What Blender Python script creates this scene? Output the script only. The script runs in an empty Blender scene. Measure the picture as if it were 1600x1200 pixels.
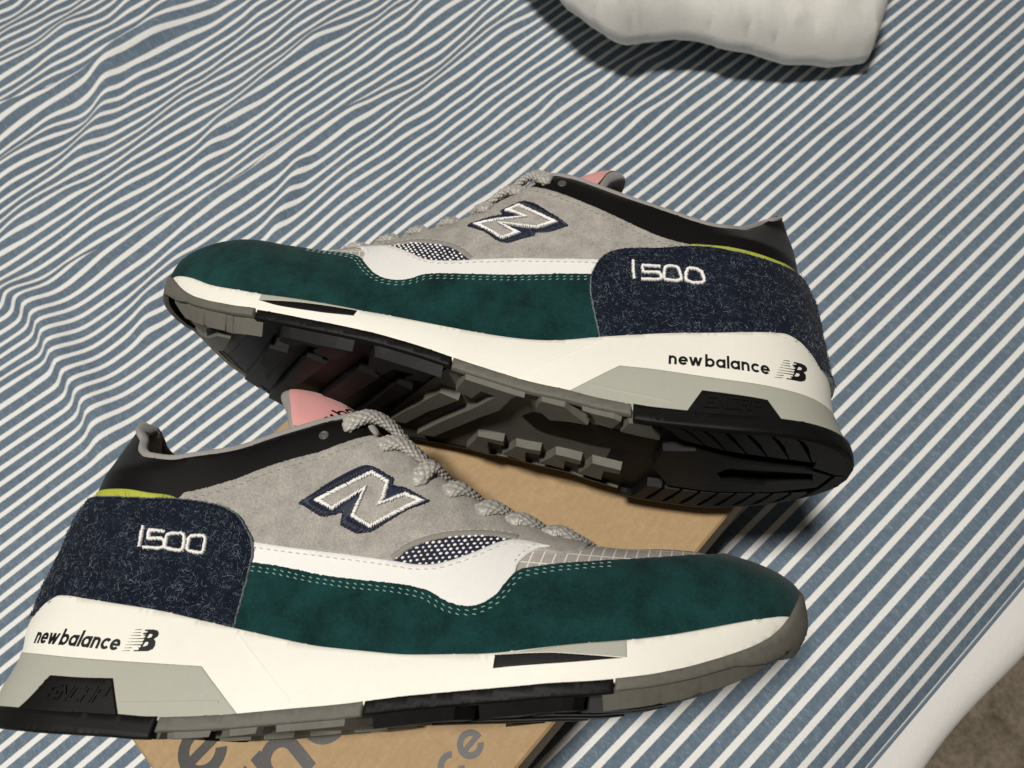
import bpy, math, random
import numpy as np
from mathutils import Vector, Matrix
from mathutils.geometry import delaunay_2d_cdt

random.seed(7); rng = np.random.default_rng(11)
sc = bpy.context.scene
COL = sc.collection

# ------------------------------------------------------------------ camera, world, lamp, exposure
CAMZ = 0.453
cr_ = Vector((0.97413396, -0.1998899, -0.10538999)); cu_ = Vector((0.22597129, 0.86170037, 0.45432307)); cf_ = Vector((0.0, 0.46638664, -0.88458098))
cam = bpy.data.cameras.new('camera'); camo = bpy.data.objects.new('camera', cam); COL.objects.link(camo)
camo.matrix_world = Matrix(((cr_.x, cu_.x, -cf_.x, 0), (cr_.y, cu_.y, -cf_.y, 0), (cr_.z, cu_.z, -cf_.z, CAMZ), (0, 0, 0, 1)))
cam.sensor_width = 36; cam.lens = 26.01; cam.clip_start = 0.01; cam.clip_end = 50
cam.dof.use_dof = True; cam.dof.focus_distance = 0.31; cam.dof.aperture_fstop = 15.0
sc.camera = camo
W_ = bpy.data.worlds.new('World'); sc.world = W_; W_.use_nodes = True
bg = W_.node_tree.nodes['Background']; bg.inputs[0].default_value = (1.0, 0.93, 0.84, 1); bg.inputs[1].default_value = 0.045
la = bpy.data.lights.new('ceiling_lamp', 'AREA'); la.shape = 'DISK'; la.size = 0.27; la.energy = 46; la.color = (1.0, 0.955, 0.885)
lo = bpy.data.objects.new('ceiling_lamp', la); COL.objects.link(lo); lo.location = (-0.36, -0.04, 2.10)
lo.rotation_euler = (0, 0, 0)
sc.view_settings.view_transform = 'Standard'; sc.view_settings.look = 'None'; sc.view_settings.exposure = 0; sc.view_settings.gamma = 1
HB = 0.103                                    # height of the shoe box

# ------------------------------------------------------------------ materials
def newmat(name):
    m = bpy.data.materials.new(name); m.use_nodes = True
    nt = m.node_tree; b = nt.nodes['Principled BSDF']
    return m, nt, b
def N(nt, t, **kw):
    n = nt.nodes.new(t)
    for k, v in kw.items():
        if k.startswith('i_'):
            key = k[2:]; key = int(key) if key.isdigit() else key.replace('_', ' ')
            n.inputs[key].default_value = v
        else: setattr(n, k, v)
    return n
def L(nt, a, b): nt.links.new(a, b)
def objco(nt): return N(nt, 'ShaderNodeTexCoord').outputs['Object']
def noise(nt, co, scale, detail=3, rough=.6, stretch=None):
    if stretch:
        mp = N(nt, 'ShaderNodeMapping'); mp.inputs['Scale'].default_value = stretch; L(nt, co, mp.inputs['Vector']); co = mp.outputs[0]
    n = N(nt, 'ShaderNodeTexNoise'); n.inputs['Scale'].default_value = scale; n.inputs['Detail'].default_value = detail; n.inputs['Roughness'].default_value = rough
    L(nt, co, n.inputs['Vector']); return n.outputs['Fac']
def ramp(nt, fac, stops):
    r = N(nt, 'ShaderNodeValToRGB'); e = r.color_ramp.elements
    while len(e) < len(stops): e.new(0.5)
    for i, (p, c) in enumerate(stops): e[i].position = p; e[i].color = (*c, 1)
    L(nt, fac, r.inputs[0]); return r.outputs[0]
def bump(nt, b, h, strength, dist=.0005):
    bp = N(nt, 'ShaderNodeBump'); bp.inputs['Strength'].default_value = strength; bp.inputs['Distance'].default_value = dist
    L(nt, h, bp.inputs['Height']); L(nt, bp.outputs[0], b.inputs['Normal'])
def math_(nt, op, a, bv):
    m = N(nt, 'ShaderNodeMath', operation=op)
    for i, v in enumerate((a, bv)):
        if hasattr(v, 'links'): L(nt, v, m.inputs[i])
        else: m.inputs[i].default_value = v
    return m.outputs[0]
def simple(name, col, rough=.6, var=.12, scale=300, bs=.2, sheen=0, spec=.5, bscale=None, sheenr=.4, big=60, bigw=.4):
    m, nt, b = newmat(name); co = objco(nt)
    f = noise(nt, co, scale, 4, .7); g = noise(nt, co, big, 3, .6)
    s = math_(nt, 'ADD', math_(nt, 'MULTIPLY', f, 1 - bigw), math_(nt, 'MULTIPLY', g, bigw))
    lo_ = tuple(c * (1 - var) for c in col); hi = tuple(min(1, c * (1 + var)) for c in col)
    L(nt, ramp(nt, s, [(.32, lo_), (.68, hi)]), b.inputs['Base Color'])
    b.inputs['Roughness'].default_value = rough; b.inputs['Specular IOR Level'].default_value = spec
    if sheen: b.inputs['Sheen Weight'].default_value = sheen; b.inputs['Sheen Roughness'].default_value = sheenr
    if bs: bump(nt, b, noise(nt, co, bscale or scale, 5, .7), bs)
    return m
M = {}
M['green_suede'] = simple('green_suede', (.0050, .0320, .0310), .95, .60, 900, .5, .06, .15, 1500, .5, 75, .62)
M['green_edge'] = simple('green_edge', (.007, .036, .034), .95, .3, 1200, .4, .1, .1)
M['grey_suede'] = simple('grey_suede', (.350, .328, .300), .95, .36, 1100, .6, .06, .15, 1700, .5, 120)
M['grey_edge'] = simple('grey_edge', (.33, .31, .285), .95, .25, 1500, .4, .1, .1)
M['navy_suede'] = simple('navy_suede', (.0065, .0095, .0185), .95, .55, 700, .8, .05, .1, 900, .5, 150)
M['navy_edge'] = simple('navy_edge', (.14, .17, .18), .95, .3, 1500, .4, .15, .1)
M['white_leather'] = simple('white_leather', (.76, .75, .73), .5, .03, 500, .12, 0, .4, 900)
M['white_foam'] = simple('white_foam', (.80, .778, .705), .6, .025, 400, .05, 0, .35, 900)
M['grey_foam'] = simple('grey_foam', (.375, .375, .32), .62, .03, 500, .05, 0, .35, 900)
M['black_leather'] = simple('black_leather', (.0052, .0047, .0046), .46, .2, 900, .25, 0, .2, 1500)
M['black_rubber'] = simple('black_rubber', (.0048, .0046, .0048), .55, .25, 300, .10, 0, .17, 700)
M['grey_rubber'] = simple('grey_rubber', (.120, .114, .096), .65, .12, 300, .08, 0, .35, 700)
M['ink'] = simple('ink', (.004, .004, .006), .5, .1, 500, 0)
M['lining'] = simple('lining', (.29, .275, .262), .95, .16, 1500, .4, .2, .1)
M['pink_fabric'] = simple('pink_fabric', (.72, .345, .335), .85, .07, 1500, .25, .15, .2)
M['lime'] = simple('lime', (.38, .41, .045), .7, .15, 600, .2)
M['white_thread'] = simple('white_thread', (.83, .82, .80), .55, .06, 900, 0, .1)
M['navy_thread'] = simple('navy_thread', (.0065, .0115, .036), .5, .4, 1500, 0, .1)
M['mint_thread'] = simple('mint_thread', (.26, .42, .38), .6, .15, 900, 0, .1)
M['grey_thread'] = simple('grey_thread', (.30, .26, .21), .6, .2, 900, 0, .1)
M['cream_thread'] = simple('cream_thread', (.60, .57, .51), .6, .1, 900, 0, .1)
M['lace'] = simple('lace', (.37, .352, .325), .38, .2, 900, .2, .1, .6, 2500)
M['hair'] = simple('hair', (.20, .235, .285), .6, .7, 200, 0, 0, .4)
M['navy_nap'] = simple('navy_nap', (.035, .047, .072), .7, .6, 200, 0, 0, .3)
M['navy_knit'] = simple('navy_knit', (.006, .008, .028), .8, .4, 1500, .5)
M['trim'] = simple('trim', (.24, .225, .205), .8, .1, 900, .2, .1)
M['rivet'] = simple('rivet', (.09, .085, .08), .35, .3, 500, .1)

def ripstop():
    m, nt, b = newmat('ripstop'); co = objco(nt)
    uv = N(nt, 'ShaderNodeUVMap'); sp = N(nt, 'ShaderNodeSeparateXYZ'); L(nt, uv.outputs[0], sp.inputs[0])
    def line(c, pitch, w):
        fr = math_(nt, 'FRACT', math_(nt, 'DIVIDE', c, pitch), 0); a = math_(nt, 'ABSOLUTE', math_(nt, 'SUBTRACT', fr, .5), 0)
        return math_(nt, 'GREATER_THAN', a, .5 - w)
    sk = math_(nt, 'ADD', sp.outputs[0], math_(nt, 'MULTIPLY', sp.outputs[1], -.25))
    ln = math_(nt, 'MAXIMUM', line(sk, 4.2, .065), line(sp.outputs[1], 5.5, .04))
    base = ramp(nt, noise(nt, co, 1600, 3), [(.3, (.30, .275, .25)), (.7, (.46, .42, .39))])
    mx = N(nt, 'ShaderNodeMix', data_type='RGBA'); L(nt, ln, mx.inputs[0]); L(nt, base, mx.inputs[6]); mx.inputs[7].default_value = (.72, .69, .64, 1)
    L(nt, mx.outputs[2], b.inputs['Base Color']); b.inputs['Roughness'].default_value = .8
    bump(nt, b, math_(nt, 'ADD', ln, math_(nt, 'MULTIPLY', noise(nt, co, 2000, 2), .4)), .4)
    return m
M['ripstop'] = ripstop()

PITCH = 0.010423; PH = 0.031026
def sheet_mat():
    m, nt, b = newmat('striped_sheet'); co = objco(nt)
    uv = N(nt, 'ShaderNodeUVMap'); sp = N(nt, 'ShaderNodeSeparateXYZ'); L(nt, uv.outputs[0], sp.inputs[0])
    jit = math_(nt, 'MULTIPLY', math_(nt, 'SUBTRACT', noise(nt, uv.outputs[0], 1500, 2, .6), .5), .00075)
    u = math_(nt, 'ADD', sp.outputs[0], jit)
    fr = math_(nt, 'FRACT', math_(nt, 'ADD', math_(nt, 'DIVIDE', math_(nt, 'SUBTRACT', u, PH), PITCH), .5), 0)
    a = math_(nt, 'ABSOLUTE', math_(nt, 'SUBTRACT', fr, .5), 0)
    mr = N(nt, 'ShaderNodeMapRange', interpolation_type='SMOOTHSTEP'); L(nt, a, mr.inputs[0])
    mr.inputs[1].default_value = .155; mr.inputs[2].default_value = .19; mr.inputs[3].default_value = 1; mr.inputs[4].default_value = 0
    # heathered blue: flecks along the weft
    f1 = noise(nt, uv.outputs[0], 900, 3, .7, (.5, 1, 1)); f2 = noise(nt, uv.outputs[0], 260, 3, .6, (.6, 1, 1)); f3 = noise(nt, uv.outputs[0], 12, 2)
    s = math_(nt, 'ADD', math_(nt, 'ADD', math_(nt, 'MULTIPLY', f1, .5), math_(nt, 'MULTIPLY', f2, .35)), math_(nt, 'MULTIPLY', f3, .15))
    blue = ramp(nt, s, [(.34, (.092, .132, .178)), (.52, (.138, .186, .240)), (.66, (.240, .292, .345))])
    wh = ramp(nt, f1, [(.3, (.76, .755, .735)), (.7, (.84, .835, .82))])
    mx = N(nt, 'ShaderNodeMix', data_type='RGBA'); L(nt, mr.outputs[0], mx.inputs[0]); L(nt, blue, mx.inputs[6]); L(nt, wh, mx.inputs[7])
    L(nt, mx.outputs[2], b.inputs['Base Color']); b.inputs['Roughness'].default_value = .92; b.inputs['Specular IOR Level'].default_value = .15
    b.inputs['Sheen Weight'].default_value = .05
    bump(nt, b, math_(nt, 'ADD', f1, math_(nt, 'MULTIPLY', f2, .5)), .25, .0004)
    return m
M['sheet'] = sheet_mat()
def cloth(name, col, sc_=900, bs=.3):
    m, nt, b = newmat(name); co = objco(nt)
    f = noise(nt, co, sc_, 3, .6, (1, .35, 1))
    L(nt, ramp(nt, f, [(.3, tuple(c * .93 for c in col)), (.7, col)]), b.inputs['Base Color'])
    b.inputs['Roughness'].default_value = .93; b.inputs['Specular IOR Level'].default_value = .15; b.inputs['Sheen Weight'].default_value = .08
    bump(nt, b, f, bs, .0005)
    return m
M['cover'] = cloth('cover', (.74, .72, .70)); M['pillowcase'] = cloth('pillowcase', (.80, .785, .735), 700, .5)
def carpet_mat():
    m, nt, b = newmat('carpet'); co = objco(nt)
    s = math_(nt, 'ADD', math_(nt, 'MULTIPLY', noise(nt, co, 30, 4, .7), .55), math_(nt, 'MULTIPLY', noise(nt, co, 130, 3, .7), .45))
    L(nt, ramp(nt, s, [(.36, (.11, .088, .060)), (.64, (.29, .24, .18))]), b.inputs['Base Color']); b.inputs['Roughness'].default_value = 1
    bump(nt, b, s, .8, .01); return m
M['carpet'] = carpet_mat()
def kraft():
    m, nt, b = newmat('kraft_card'); co = objco(nt)
    f = noise(nt, co, 420, 3, .65, (.35, 1, 1)); g = noise(nt, co, 900, 2, .6, (1, .4, 1)); h = noise(nt, co, 25, 3)
    s = math_(nt, 'ADD', math_(nt, 'ADD', math_(nt, 'MULTIPLY', f, .45), math_(nt, 'MULTIPLY', g, .35)), math_(nt, 'MULTIPLY', h, .2))
    L(nt, ramp(nt, s, [(.30, (.335, .222, .115)), (.52, (.382, .262, .142)), (.72, (.445, .318, .182))]), b.inputs['Base Color'])
    b.inputs['Roughness'].default_value = .75; b.inputs['Specular IOR Level'].default_value = .3
    bump(nt, b, f, .15, .0003); return m
M['kraft'] = kraft()
def boxink():
    m, nt, b = newmat('box_ink'); co = objco(nt)
    L(nt, ramp(nt, noise(nt, co, 1100, 3, .7), [(.40, (.014, .013, .013)), (.62, (.020, .018, .017)), (.72, (.10, .08, .055))]), b.inputs['Base Color'])
    b.inputs['Roughness'].default_value = .5; return m
M['box_ink'] = boxink()

# ------------------------------------------------------------------ object helpers
def link_mesh(name, V, Fc, mats, parent=None, smooth=True, uv=None, fm=None):
    me = bpy.data.meshes.new(name); me.from_pydata([tuple(map(float, v)) for v in V], [], [tuple(map(int, f)) for f in Fc])
    for m in (mats if isinstance(mats, (list, tuple)) else [mats]): me.materials.append(m)
    if smooth: me.polygons.foreach_set('use_smooth', [True] * len(me.polygons))
    if fm is not None: me.polygons.foreach_set('material_index', [int(a) for a in fm])
    if uv is not None:
        ul = me.uv_layers.new(name='UVMap'); li = np.zeros(len(me.loops), dtype=np.int32); me.loops.foreach_get('vertex_index', li)
        ul.data.foreach_set('uv', np.asarray(uv, dtype=np.float32)[li].ravel())
    me.update()
    o = bpy.data.objects.new(name, me); COL.objects.link(o)
    if parent: o.parent = parent
    return o
def thing(name, label, cat, group=None, mw=None):
    o = bpy.data.objects.new(name, None); COL.objects.link(o); o.empty_display_size = .02
    if mw is not None: o.matrix_world = mw
    o['label'] = label; o['category'] = cat
    if group: o['group'] = group
    return o

class Geo:
    def __init__(s): s.V = []; s.F = []; s.n = 0
    def add(s, V, F):
        s.V.append(np.asarray(V, float).reshape(-1, 3)); s.F += [tuple(i + s.n for i in f) for f in F]; s.n += len(V)
    def link(s, name, mat, parent=None, smooth=True, stuff=False):
        o = link_mesh(name, np.concatenate(s.V), s.F, mat, parent, smooth)
        if stuff: o['kind'] = 'stuff'
        return o

# ------------------------------------------------------------------ 2D helpers
def resample(P, step, closed=True, corner=50):
    """Catmull-Rom through P, keeping corners sharper than `corner` degrees."""
    P = [np.array(p, float) for p in P]; n = len(P); out = []
    def iscorner(i):
        if not closed and (i == 0 or i == n - 1): return True
        a = P[i] - P[i - 1]; b = P[(i + 1) % n] - P[i]
        la, lb = np.hypot(*a), np.hypot(*b)
        if la < 1e-9 or lb < 1e-9: return True
        return (a @ b) / (la * lb) < math.cos(math.radians(corner))
    c = [iscorner(i) for i in range(n)]
    for i in range(n if closed else n - 1):
        p1, p2 = P[i], P[(i + 1) % n]; L_ = np.hypot(*(p2 - p1)); k = max(1, int(round(L_ / step)))
        p0 = P[i - 1] if not c[i] else 2 * p1 - p2
        p3 = P[(i + 2) % n] if not c[(i + 1) % n] else 2 * p2 - p1
        m1 = (p2 - p0); m2 = (p3 - p1)
        d0 = np.hypot(*(p1 - p0)) + 1e-9; d2 = np.hypot(*(p3 - p2)) + 1e-9
        m1 = m1 / (d0 + L_) * L_; m2 = m2 / (d2 + L_) * L_
        for j in range(k):
            t = j / k; t2, t3 = t * t, t ** 3
            out.append((2 * t3 - 3 * t2 + 1) * p1 + (t3 - 2 * t2 + t) * m1 + (-2 * t3 + 3 * t2) * p2 + (t3 - t2) * m2)
    if not closed: out.append(P[-1])
    return np.array(out)
def inpoly(pts, poly):
    x, y = pts[:, 0], pts[:, 1]; r = np.zeros(len(pts), bool); n = len(poly); j = n - 1
    for i in range(n):
        xi, yi = poly[i]; xj, yj = poly[j]
        c = ((yi > y) != (yj > y)) & (x < (xj - xi) * (y - yi) / (yj - yi + 1e-15) + xi); r ^= c; j = i
    return r
def shift(P, d, closed=False):
    """offset an open polyline sideways (left of travel for d>0)"""
    P = np.asarray(P, float); t = np.gradient(P, axis=0)
    if closed: t = np.roll(P, -1, 0) - np.roll(P, 1, 0)
    t /= np.linalg.norm(t, axis=1)[:, None] + 1e-9
    return P + np.c_[-t[:, 1], t[:, 0]] * d
def area2(P): P = np.asarray(P); return .5 * np.sum(P[:, 0] * np.roll(P[:, 1], -1) - np.roll(P[:, 0], -1) * P[:, 1])
def inset(P, d):
    P = np.asarray(P, float); s = 1 if area2(P) > 0 else -1; n = len(P); out = []
    for i in range(n):
        a = P[i] - P[i - 1]; b = P[(i + 1) % n] - P[i]; a /= np.hypot(*a); b /= np.hypot(*b)
        na = np.array([-a[1], a[0]]) * s; nb = np.array([-b[1], b[0]]) * s; m = na + nb; k = d / max(.35, (m @ na))
        out.append(P[i] + m * min(k, 2.2 * d))
    return np.array(out)
def tri2d(loops, inner=None, keep=(), drop=()):
    V = []; E = []
    for lp in loops:
        b = len(V); n = len(lp); V += [Vector((float(p[0]), float(p[1]))) for p in lp]; E += [(b + i, b + (i + 1) % n) for i in range(n)]
    if inner is not None: V += [Vector((float(p[0]), float(p[1]))) for p in inner]
    v, e, f, *_ = delaunay_2d_cdt(V, E, [], 0, 1e-5)
    v = np.array([(p.x, p.y) for p in v]); f = np.array(f)
    c = v[f].mean(1); ok = np.ones(len(f), bool)
    for k in keep: ok &= inpoly(c, k)
    for k in drop: ok &= ~inpoly(c, k)
    a = v[f]; ar = (a[:, 1, 0] - a[:, 0, 0]) * (a[:, 2, 1] - a[:, 0, 1]) - (a[:, 2, 0] - a[:, 0, 0]) * (a[:, 1, 1] - a[:, 0, 1])
    ok &= np.abs(ar) > 1e-7
    f = f[ok]; ar = ar[ok]; f[ar < 0] = f[ar < 0][:, ::-1]
    used = np.unique(f); mp = -np.ones(len(v), int); mp[used] = np.arange(len(used))
    return v[used], mp[f]

def union2d(polys):
    """triangles covering the union of small polygons, without overlaps"""
    V = []; E = []
    for lp in polys:
        b = len(V); n = len(lp); V += [Vector((float(p[0]), float(p[1]))) for p in lp]; E += [(b + i, b + (i + 1) % n) for i in range(n)]
    v, e, f, *_ = delaunay_2d_cdt(V, E, [], 0, 1e-4)
    v = np.array([(p.x, p.y) for p in v]); f = np.array(f); c = v[f].mean(1); ok = np.zeros(len(f), bool)
    for lp in polys: ok |= inpoly(c, lp)
    f = f[ok]; a = v[f]; ar = (a[:, 1, 0] - a[:, 0, 0]) * (a[:, 2, 1] - a[:, 0, 1]) - (a[:, 2, 0] - a[:, 0, 0]) * (a[:, 1, 1] - a[:, 0, 1])
    f[ar < 0] = f[ar < 0][:, ::-1]
    used = np.unique(f); mp = -np.ones(len(v), int); mp[used] = np.arange(len(used))
    return v[used], mp[f]

# ------------------------------------------------------------------ lettering: geometric round sans drawn with strokes, x-height 1
def glyphs(text, sw=.20):
    polys = []; x = 0
    def ring(cx, cy, r, a0, a1, k=22):
        a = np.radians(np.linspace(a0, a1, k)); o = np.c_[cx + r * np.cos(a), cy + r * np.sin(a)]; i = np.c_[cx + (r - sw) * np.cos(a), cy + (r - sw) * np.sin(a)]
        for j in range(k - 1): polys.append([o[j], o[j + 1], i[j + 1], i[j]])
    def bar(x0, y0, x1, y1):
        k = max(1, int(abs(y1 - y0) / .25), int(abs(x1 - x0) / .25))
        for j in range(k):
            a, b = j / k, (j + 1) / k
            if abs(x1 - x0) > abs(y1 - y0): polys.append([(x0 + (x1 - x0) * a, y0), (x0 + (x1 - x0) * b, y0), (x0 + (x1 - x0) * b, y1), (x0 + (x1 - x0) * a, y1)])
            else: polys.append([(x0, y0 + (y1 - y0) * a), (x1, y0 + (y1 - y0) * a), (x1, y0 + (y1 - y0) * b), (x0, y0 + (y1 - y0) * b)])
    def slant(x0, x1, w):
        for j in range(4):
            a, b = j / 4, (j + 1) / 4; p = lambda t: x0 + (x1 - x0) * t
            polys.append([(p(a), a), (p(a) + w, a), (p(b) + w, b), (p(b), b)])
    for ch in text:
        if ch == 'n': bar(x, 0, x + sw, 1); ring(x + .43, .57, .43, 0, 175); bar(x + .86 - sw, 0, x + .86, .57); x += 1.02
        elif ch == 'e': ring(x + .5, .5, .5, 6, 322); bar(x + sw * .6, .5 - sw * .42, x + .995, .5 + sw * .42); x += 1.1
        elif ch == 'c': ring(x + .5, .5, .5, 42, 318); x += 1.0
        elif ch == 'b': bar(x, 0, x + sw, 1.45); ring(x + .5, .5, .5, 0, 360, 30); x += 1.12
        elif ch == 'a': bar(x + 1 - sw, 0, x + 1, 1); ring(x + .5, .5, .5, 0, 360, 30); x += 1.14
        elif ch == 'l': bar(x, 0, x + sw, 1.45); x += .36
        elif ch == 'w':
            w = sw * 1.05
            slant(x + .30, x, w); slant(x + .30, x + .58, w); slant(x + .84, x + .56, w); slant(x + .84, x + 1.14, w); x += 1.40
        elif ch == ' ': x += .30
        elif ch == 'o': ring(x + .5, .5, .5, 0, 360, 30); x += 1.1
        elif ch == '@':
            c0 = (x + .12, .95)
            for a in range(0, 360, 30):
                a0, a1 = math.radians(a), math.radians(a + 30); polys.append([(c0[0] + .13 * math.cos(q) * r, c0[1] + .13 * math.sin(q) * r) for q, r in ((a0, 1), (a1, 1), (a1, .7), (a0, .7))])
            polys.append([(c0[0] - .05, c0[1] - .07), (c0[0] - .02, c0[1] - .07), (c0[0] - .02, c0[1] + .07), (c0[0] - .05, c0[1] + .07)]); x += .3
    return polys, x
def nb_logo():
    """forward-leaning N B mark with speed lines; coordinates in pixels of its tracing, y up"""
    B = [(1325, 160), (1395, 160), (1438, 172), (1452, 200), (1440, 232), (1398, 262), (1416, 285), (1410, 330), (1385, 365), (1335, 386), (1188, 386), (1192, 374), (1240, 372), (1246, 356), (1232, 348), (1262, 345), (1266, 325), (1278, 312), (1290, 288), (1285, 282), (1300, 262), (1296, 250), (1316, 228), (1290, 226), (1298, 215), (1322, 210), (1284, 208), (1290, 196), (1330, 190), (1338, 178), (1306, 176), (1310, 160)]
    h1 = [(1352, 208), (1378, 208), (1388, 218), (1376, 240), (1352, 248), (1326, 250)]; h2 = [(1312, 290), (1338, 290), (1346, 302), (1330, 326), (1304, 336), (1280, 336)]
    lines = [((1200, 156), (1268, 165)), ((1180, 188), (1262, 196)), ((1160, 218), (1262, 227)), ((1142, 250), (1305, 260)), ((1125, 283), (1295, 293)), ((1106, 314), (1272, 325)), ((1090, 346), (1168, 354)), ((1068, 376), (1150, 383))]
    polys = [[(a[0], a[1] + 3), (b[0], a[1]), (b[0] - 4, b[1]), (a[0], a[1] + 6)] for a, b in lines]
    return np.array(B, float), [np.array(h1, float), np.array(h2, float)], polys

# ------------------------------------------------------------------ bed, carpet, pillow, box
th = math.radians(30.0087); NN = np.array([math.sin(th), -math.cos(th)]); TT = np.array([math.cos(th), math.sin(th)])

def vnoise(X, Y, seed, scale):
    g = np.random.default_rng(seed).uniform(-1, 1, (64, 64)); x = X / scale + 31.3; y = Y / scale + 17.7
    i = np.floor(x).astype(int); j = np.floor(y).astype(int); fx = x - i; fy = y - j; fx = fx * fx * fx * (fx * (6 * fx - 15) + 10); fy = fy * fy * fy * (fy * (6 * fy - 15) + 10)
    G = lambda a, b: g[a % 64, b % 64]
    return (G(i, j) * (1 - fx) + G(i + 1, j) * fx) * (1 - fy) + (G(i, j + 1) * (1 - fx) + G(i + 1, j + 1) * fx) * fy
def ridge(X, Y, P, h, wl, wr):
    """height of a fold running along polyline P (mm), wl / wr its widths left and right of travel"""
    P = resample(P, 12, False, 80) / 1000; best = np.full(X.shape, 9.); sgn = np.zeros(X.shape); along = np.zeros(X.shape); n = len(P)
    for i in range(n - 1):
        a, b = P[i], P[i + 1]; d = b - a; l2 = d @ d
        t = np.clip(((X - a[0]) * d[0] + (Y - a[1]) * d[1]) / l2, 0, 1); qx = X - a[0] - t * d[0]; qy = Y - a[1] - t * d[1]; r = np.hypot(qx, qy)
        m = r < best; best = np.where(m, r, best); sgn = np.where(m, np.sign(d[0] * qy - d[1] * qx), sgn); along = np.where(m, (i + t) / (n - 1), along)
    w = np.where(sgn > 0, wl, wr); fade = np.clip(np.minimum(along, 1 - along) * 4, 0, 1); fade = fade * fade * (3 - 2 * fade)
    return h * np.exp(-(best / w) ** 2) * fade
FOLDS = [
 ([(-460, 590), (-416, 598), (-379, 600), (-338, 614), (-293, 634), (-253, 662), (-216, 694), (-180, 745), (-150, 800)], .017, .009, .022),
 ([(-360, 380), (-347, 398), (-319, 419), (-292, 427), (-270, 436), (-244, 446), (-219, 456), (-176, 472), (-150, 492), (-129, 502), (-97, 517), (-64, 532), (-20, 560)], .009, .007, .016),
 ([(-395, 432), (-370, 410), (-352, 396), (-338, 375), (-321, 337), (-307, 310), (-296, 289), (-290, 262), (-285, 235)], .0105, .016, .008),
 ([(-165, 400), (-154, 420), (-150, 429), (-140, 448), (-135, 465), (-117, 490)], .0055, .010, .006),
 ([(-330, 500), (-320, 527), (-299, 574), (-284, 633), (-240, 659), (-209, 693)], .006, .012, .009),
 ([(-265, 330), (-258, 352), (-253, 375), (-233, 394), (-215, 415)], .0045, .010, .009),
 ([(-225, 470), (-211, 505), (-193, 542), (-169, 563), (-144, 588), (-93, 624), (-50, 650)], .006, .011, .010),
 ([(110, 445), (142, 452), (169, 453), (200, 465), (229, 486), (250, 510)], .0035, .012, .010),
 ([(70, 480), (109, 496), (146, 508), (174, 508), (200, 505)], .0035, .011, .010),
 ([(190, 340), (214, 353), (255, 381), (284, 389), (320, 402)], .003, .012, .010),
 ([(-400, 300), (-373, 315), (-346, 329), (-310, 335)], .004, .012, .012),
 ([(-400, 765), (-363, 768), (-329, 767), (-300, 785)], .006, .012, .014),
 ([(-400, 440), (-379, 449), (-360, 470), (-340, 489), (-300, 505)], .004, .012, .010),
 ([(-60, 470), (-20, 520), (30, 560), (90, 600)], .005, .014, .012),
 ([(-30, 600), (20, 650), (80, 690), (150, 720)], .007, .012, .018),
 ([(-120, 680), (-60, 720), (0, 780), (60, 830)], .007, .012, .018),
 ([(20, 420), (60, 450), (100, 500)], .003, .012, .012),
 ([(-300, 700), (-250, 750), (-200, 790), (-120, 850)], .008, .012, .018),
 ([(-440, 520), (-400, 530), (-350, 560), (-320, 600)], .006, .014, .012),
 ([(-420, 650), (-360, 680), (-310, 720)], .006, .012, .012)]
def bed_height(X, Y):
    z = np.zeros(X.shape); inside = (X > -.6) & (X < .7) & (Y > .1) & (Y < 1.0)
    xs, ys = X[inside], Y[inside]; acc = np.zeros(xs.shape)
    for P, h, a, b in FOLDS: acc += ridge(xs, ys, np.array(P, float), h, a, b)
    z[inside] = acc
    far = np.clip((Y - .12) / .5, 0, 1) * np.clip(1 - (X - .05) / .45, .25, 1)
    # tension creases that run across the stripes at a slant, plus soft unevenness
    c = X * .80 - Y * .60; s = X * .60 + Y * .80
    z += far * (.0040 * vnoise(c, s * .33, 3, .030) + .0042 * vnoise(c * .8, s * .5, 5, .065) + .0014 * vnoise(c, s * .5, 8, .016))
    z += .0012 * vnoise(X, Y, 9, .12)
    n = X * NN[0] + Y * NN[1]; r = np.clip(-n - .22, 0, .9); z += .075 * r * r / (r + .18); e = np.clip((n - .052) / .045, 0, 2); z -= .021 * e ** 2
    return z
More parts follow.
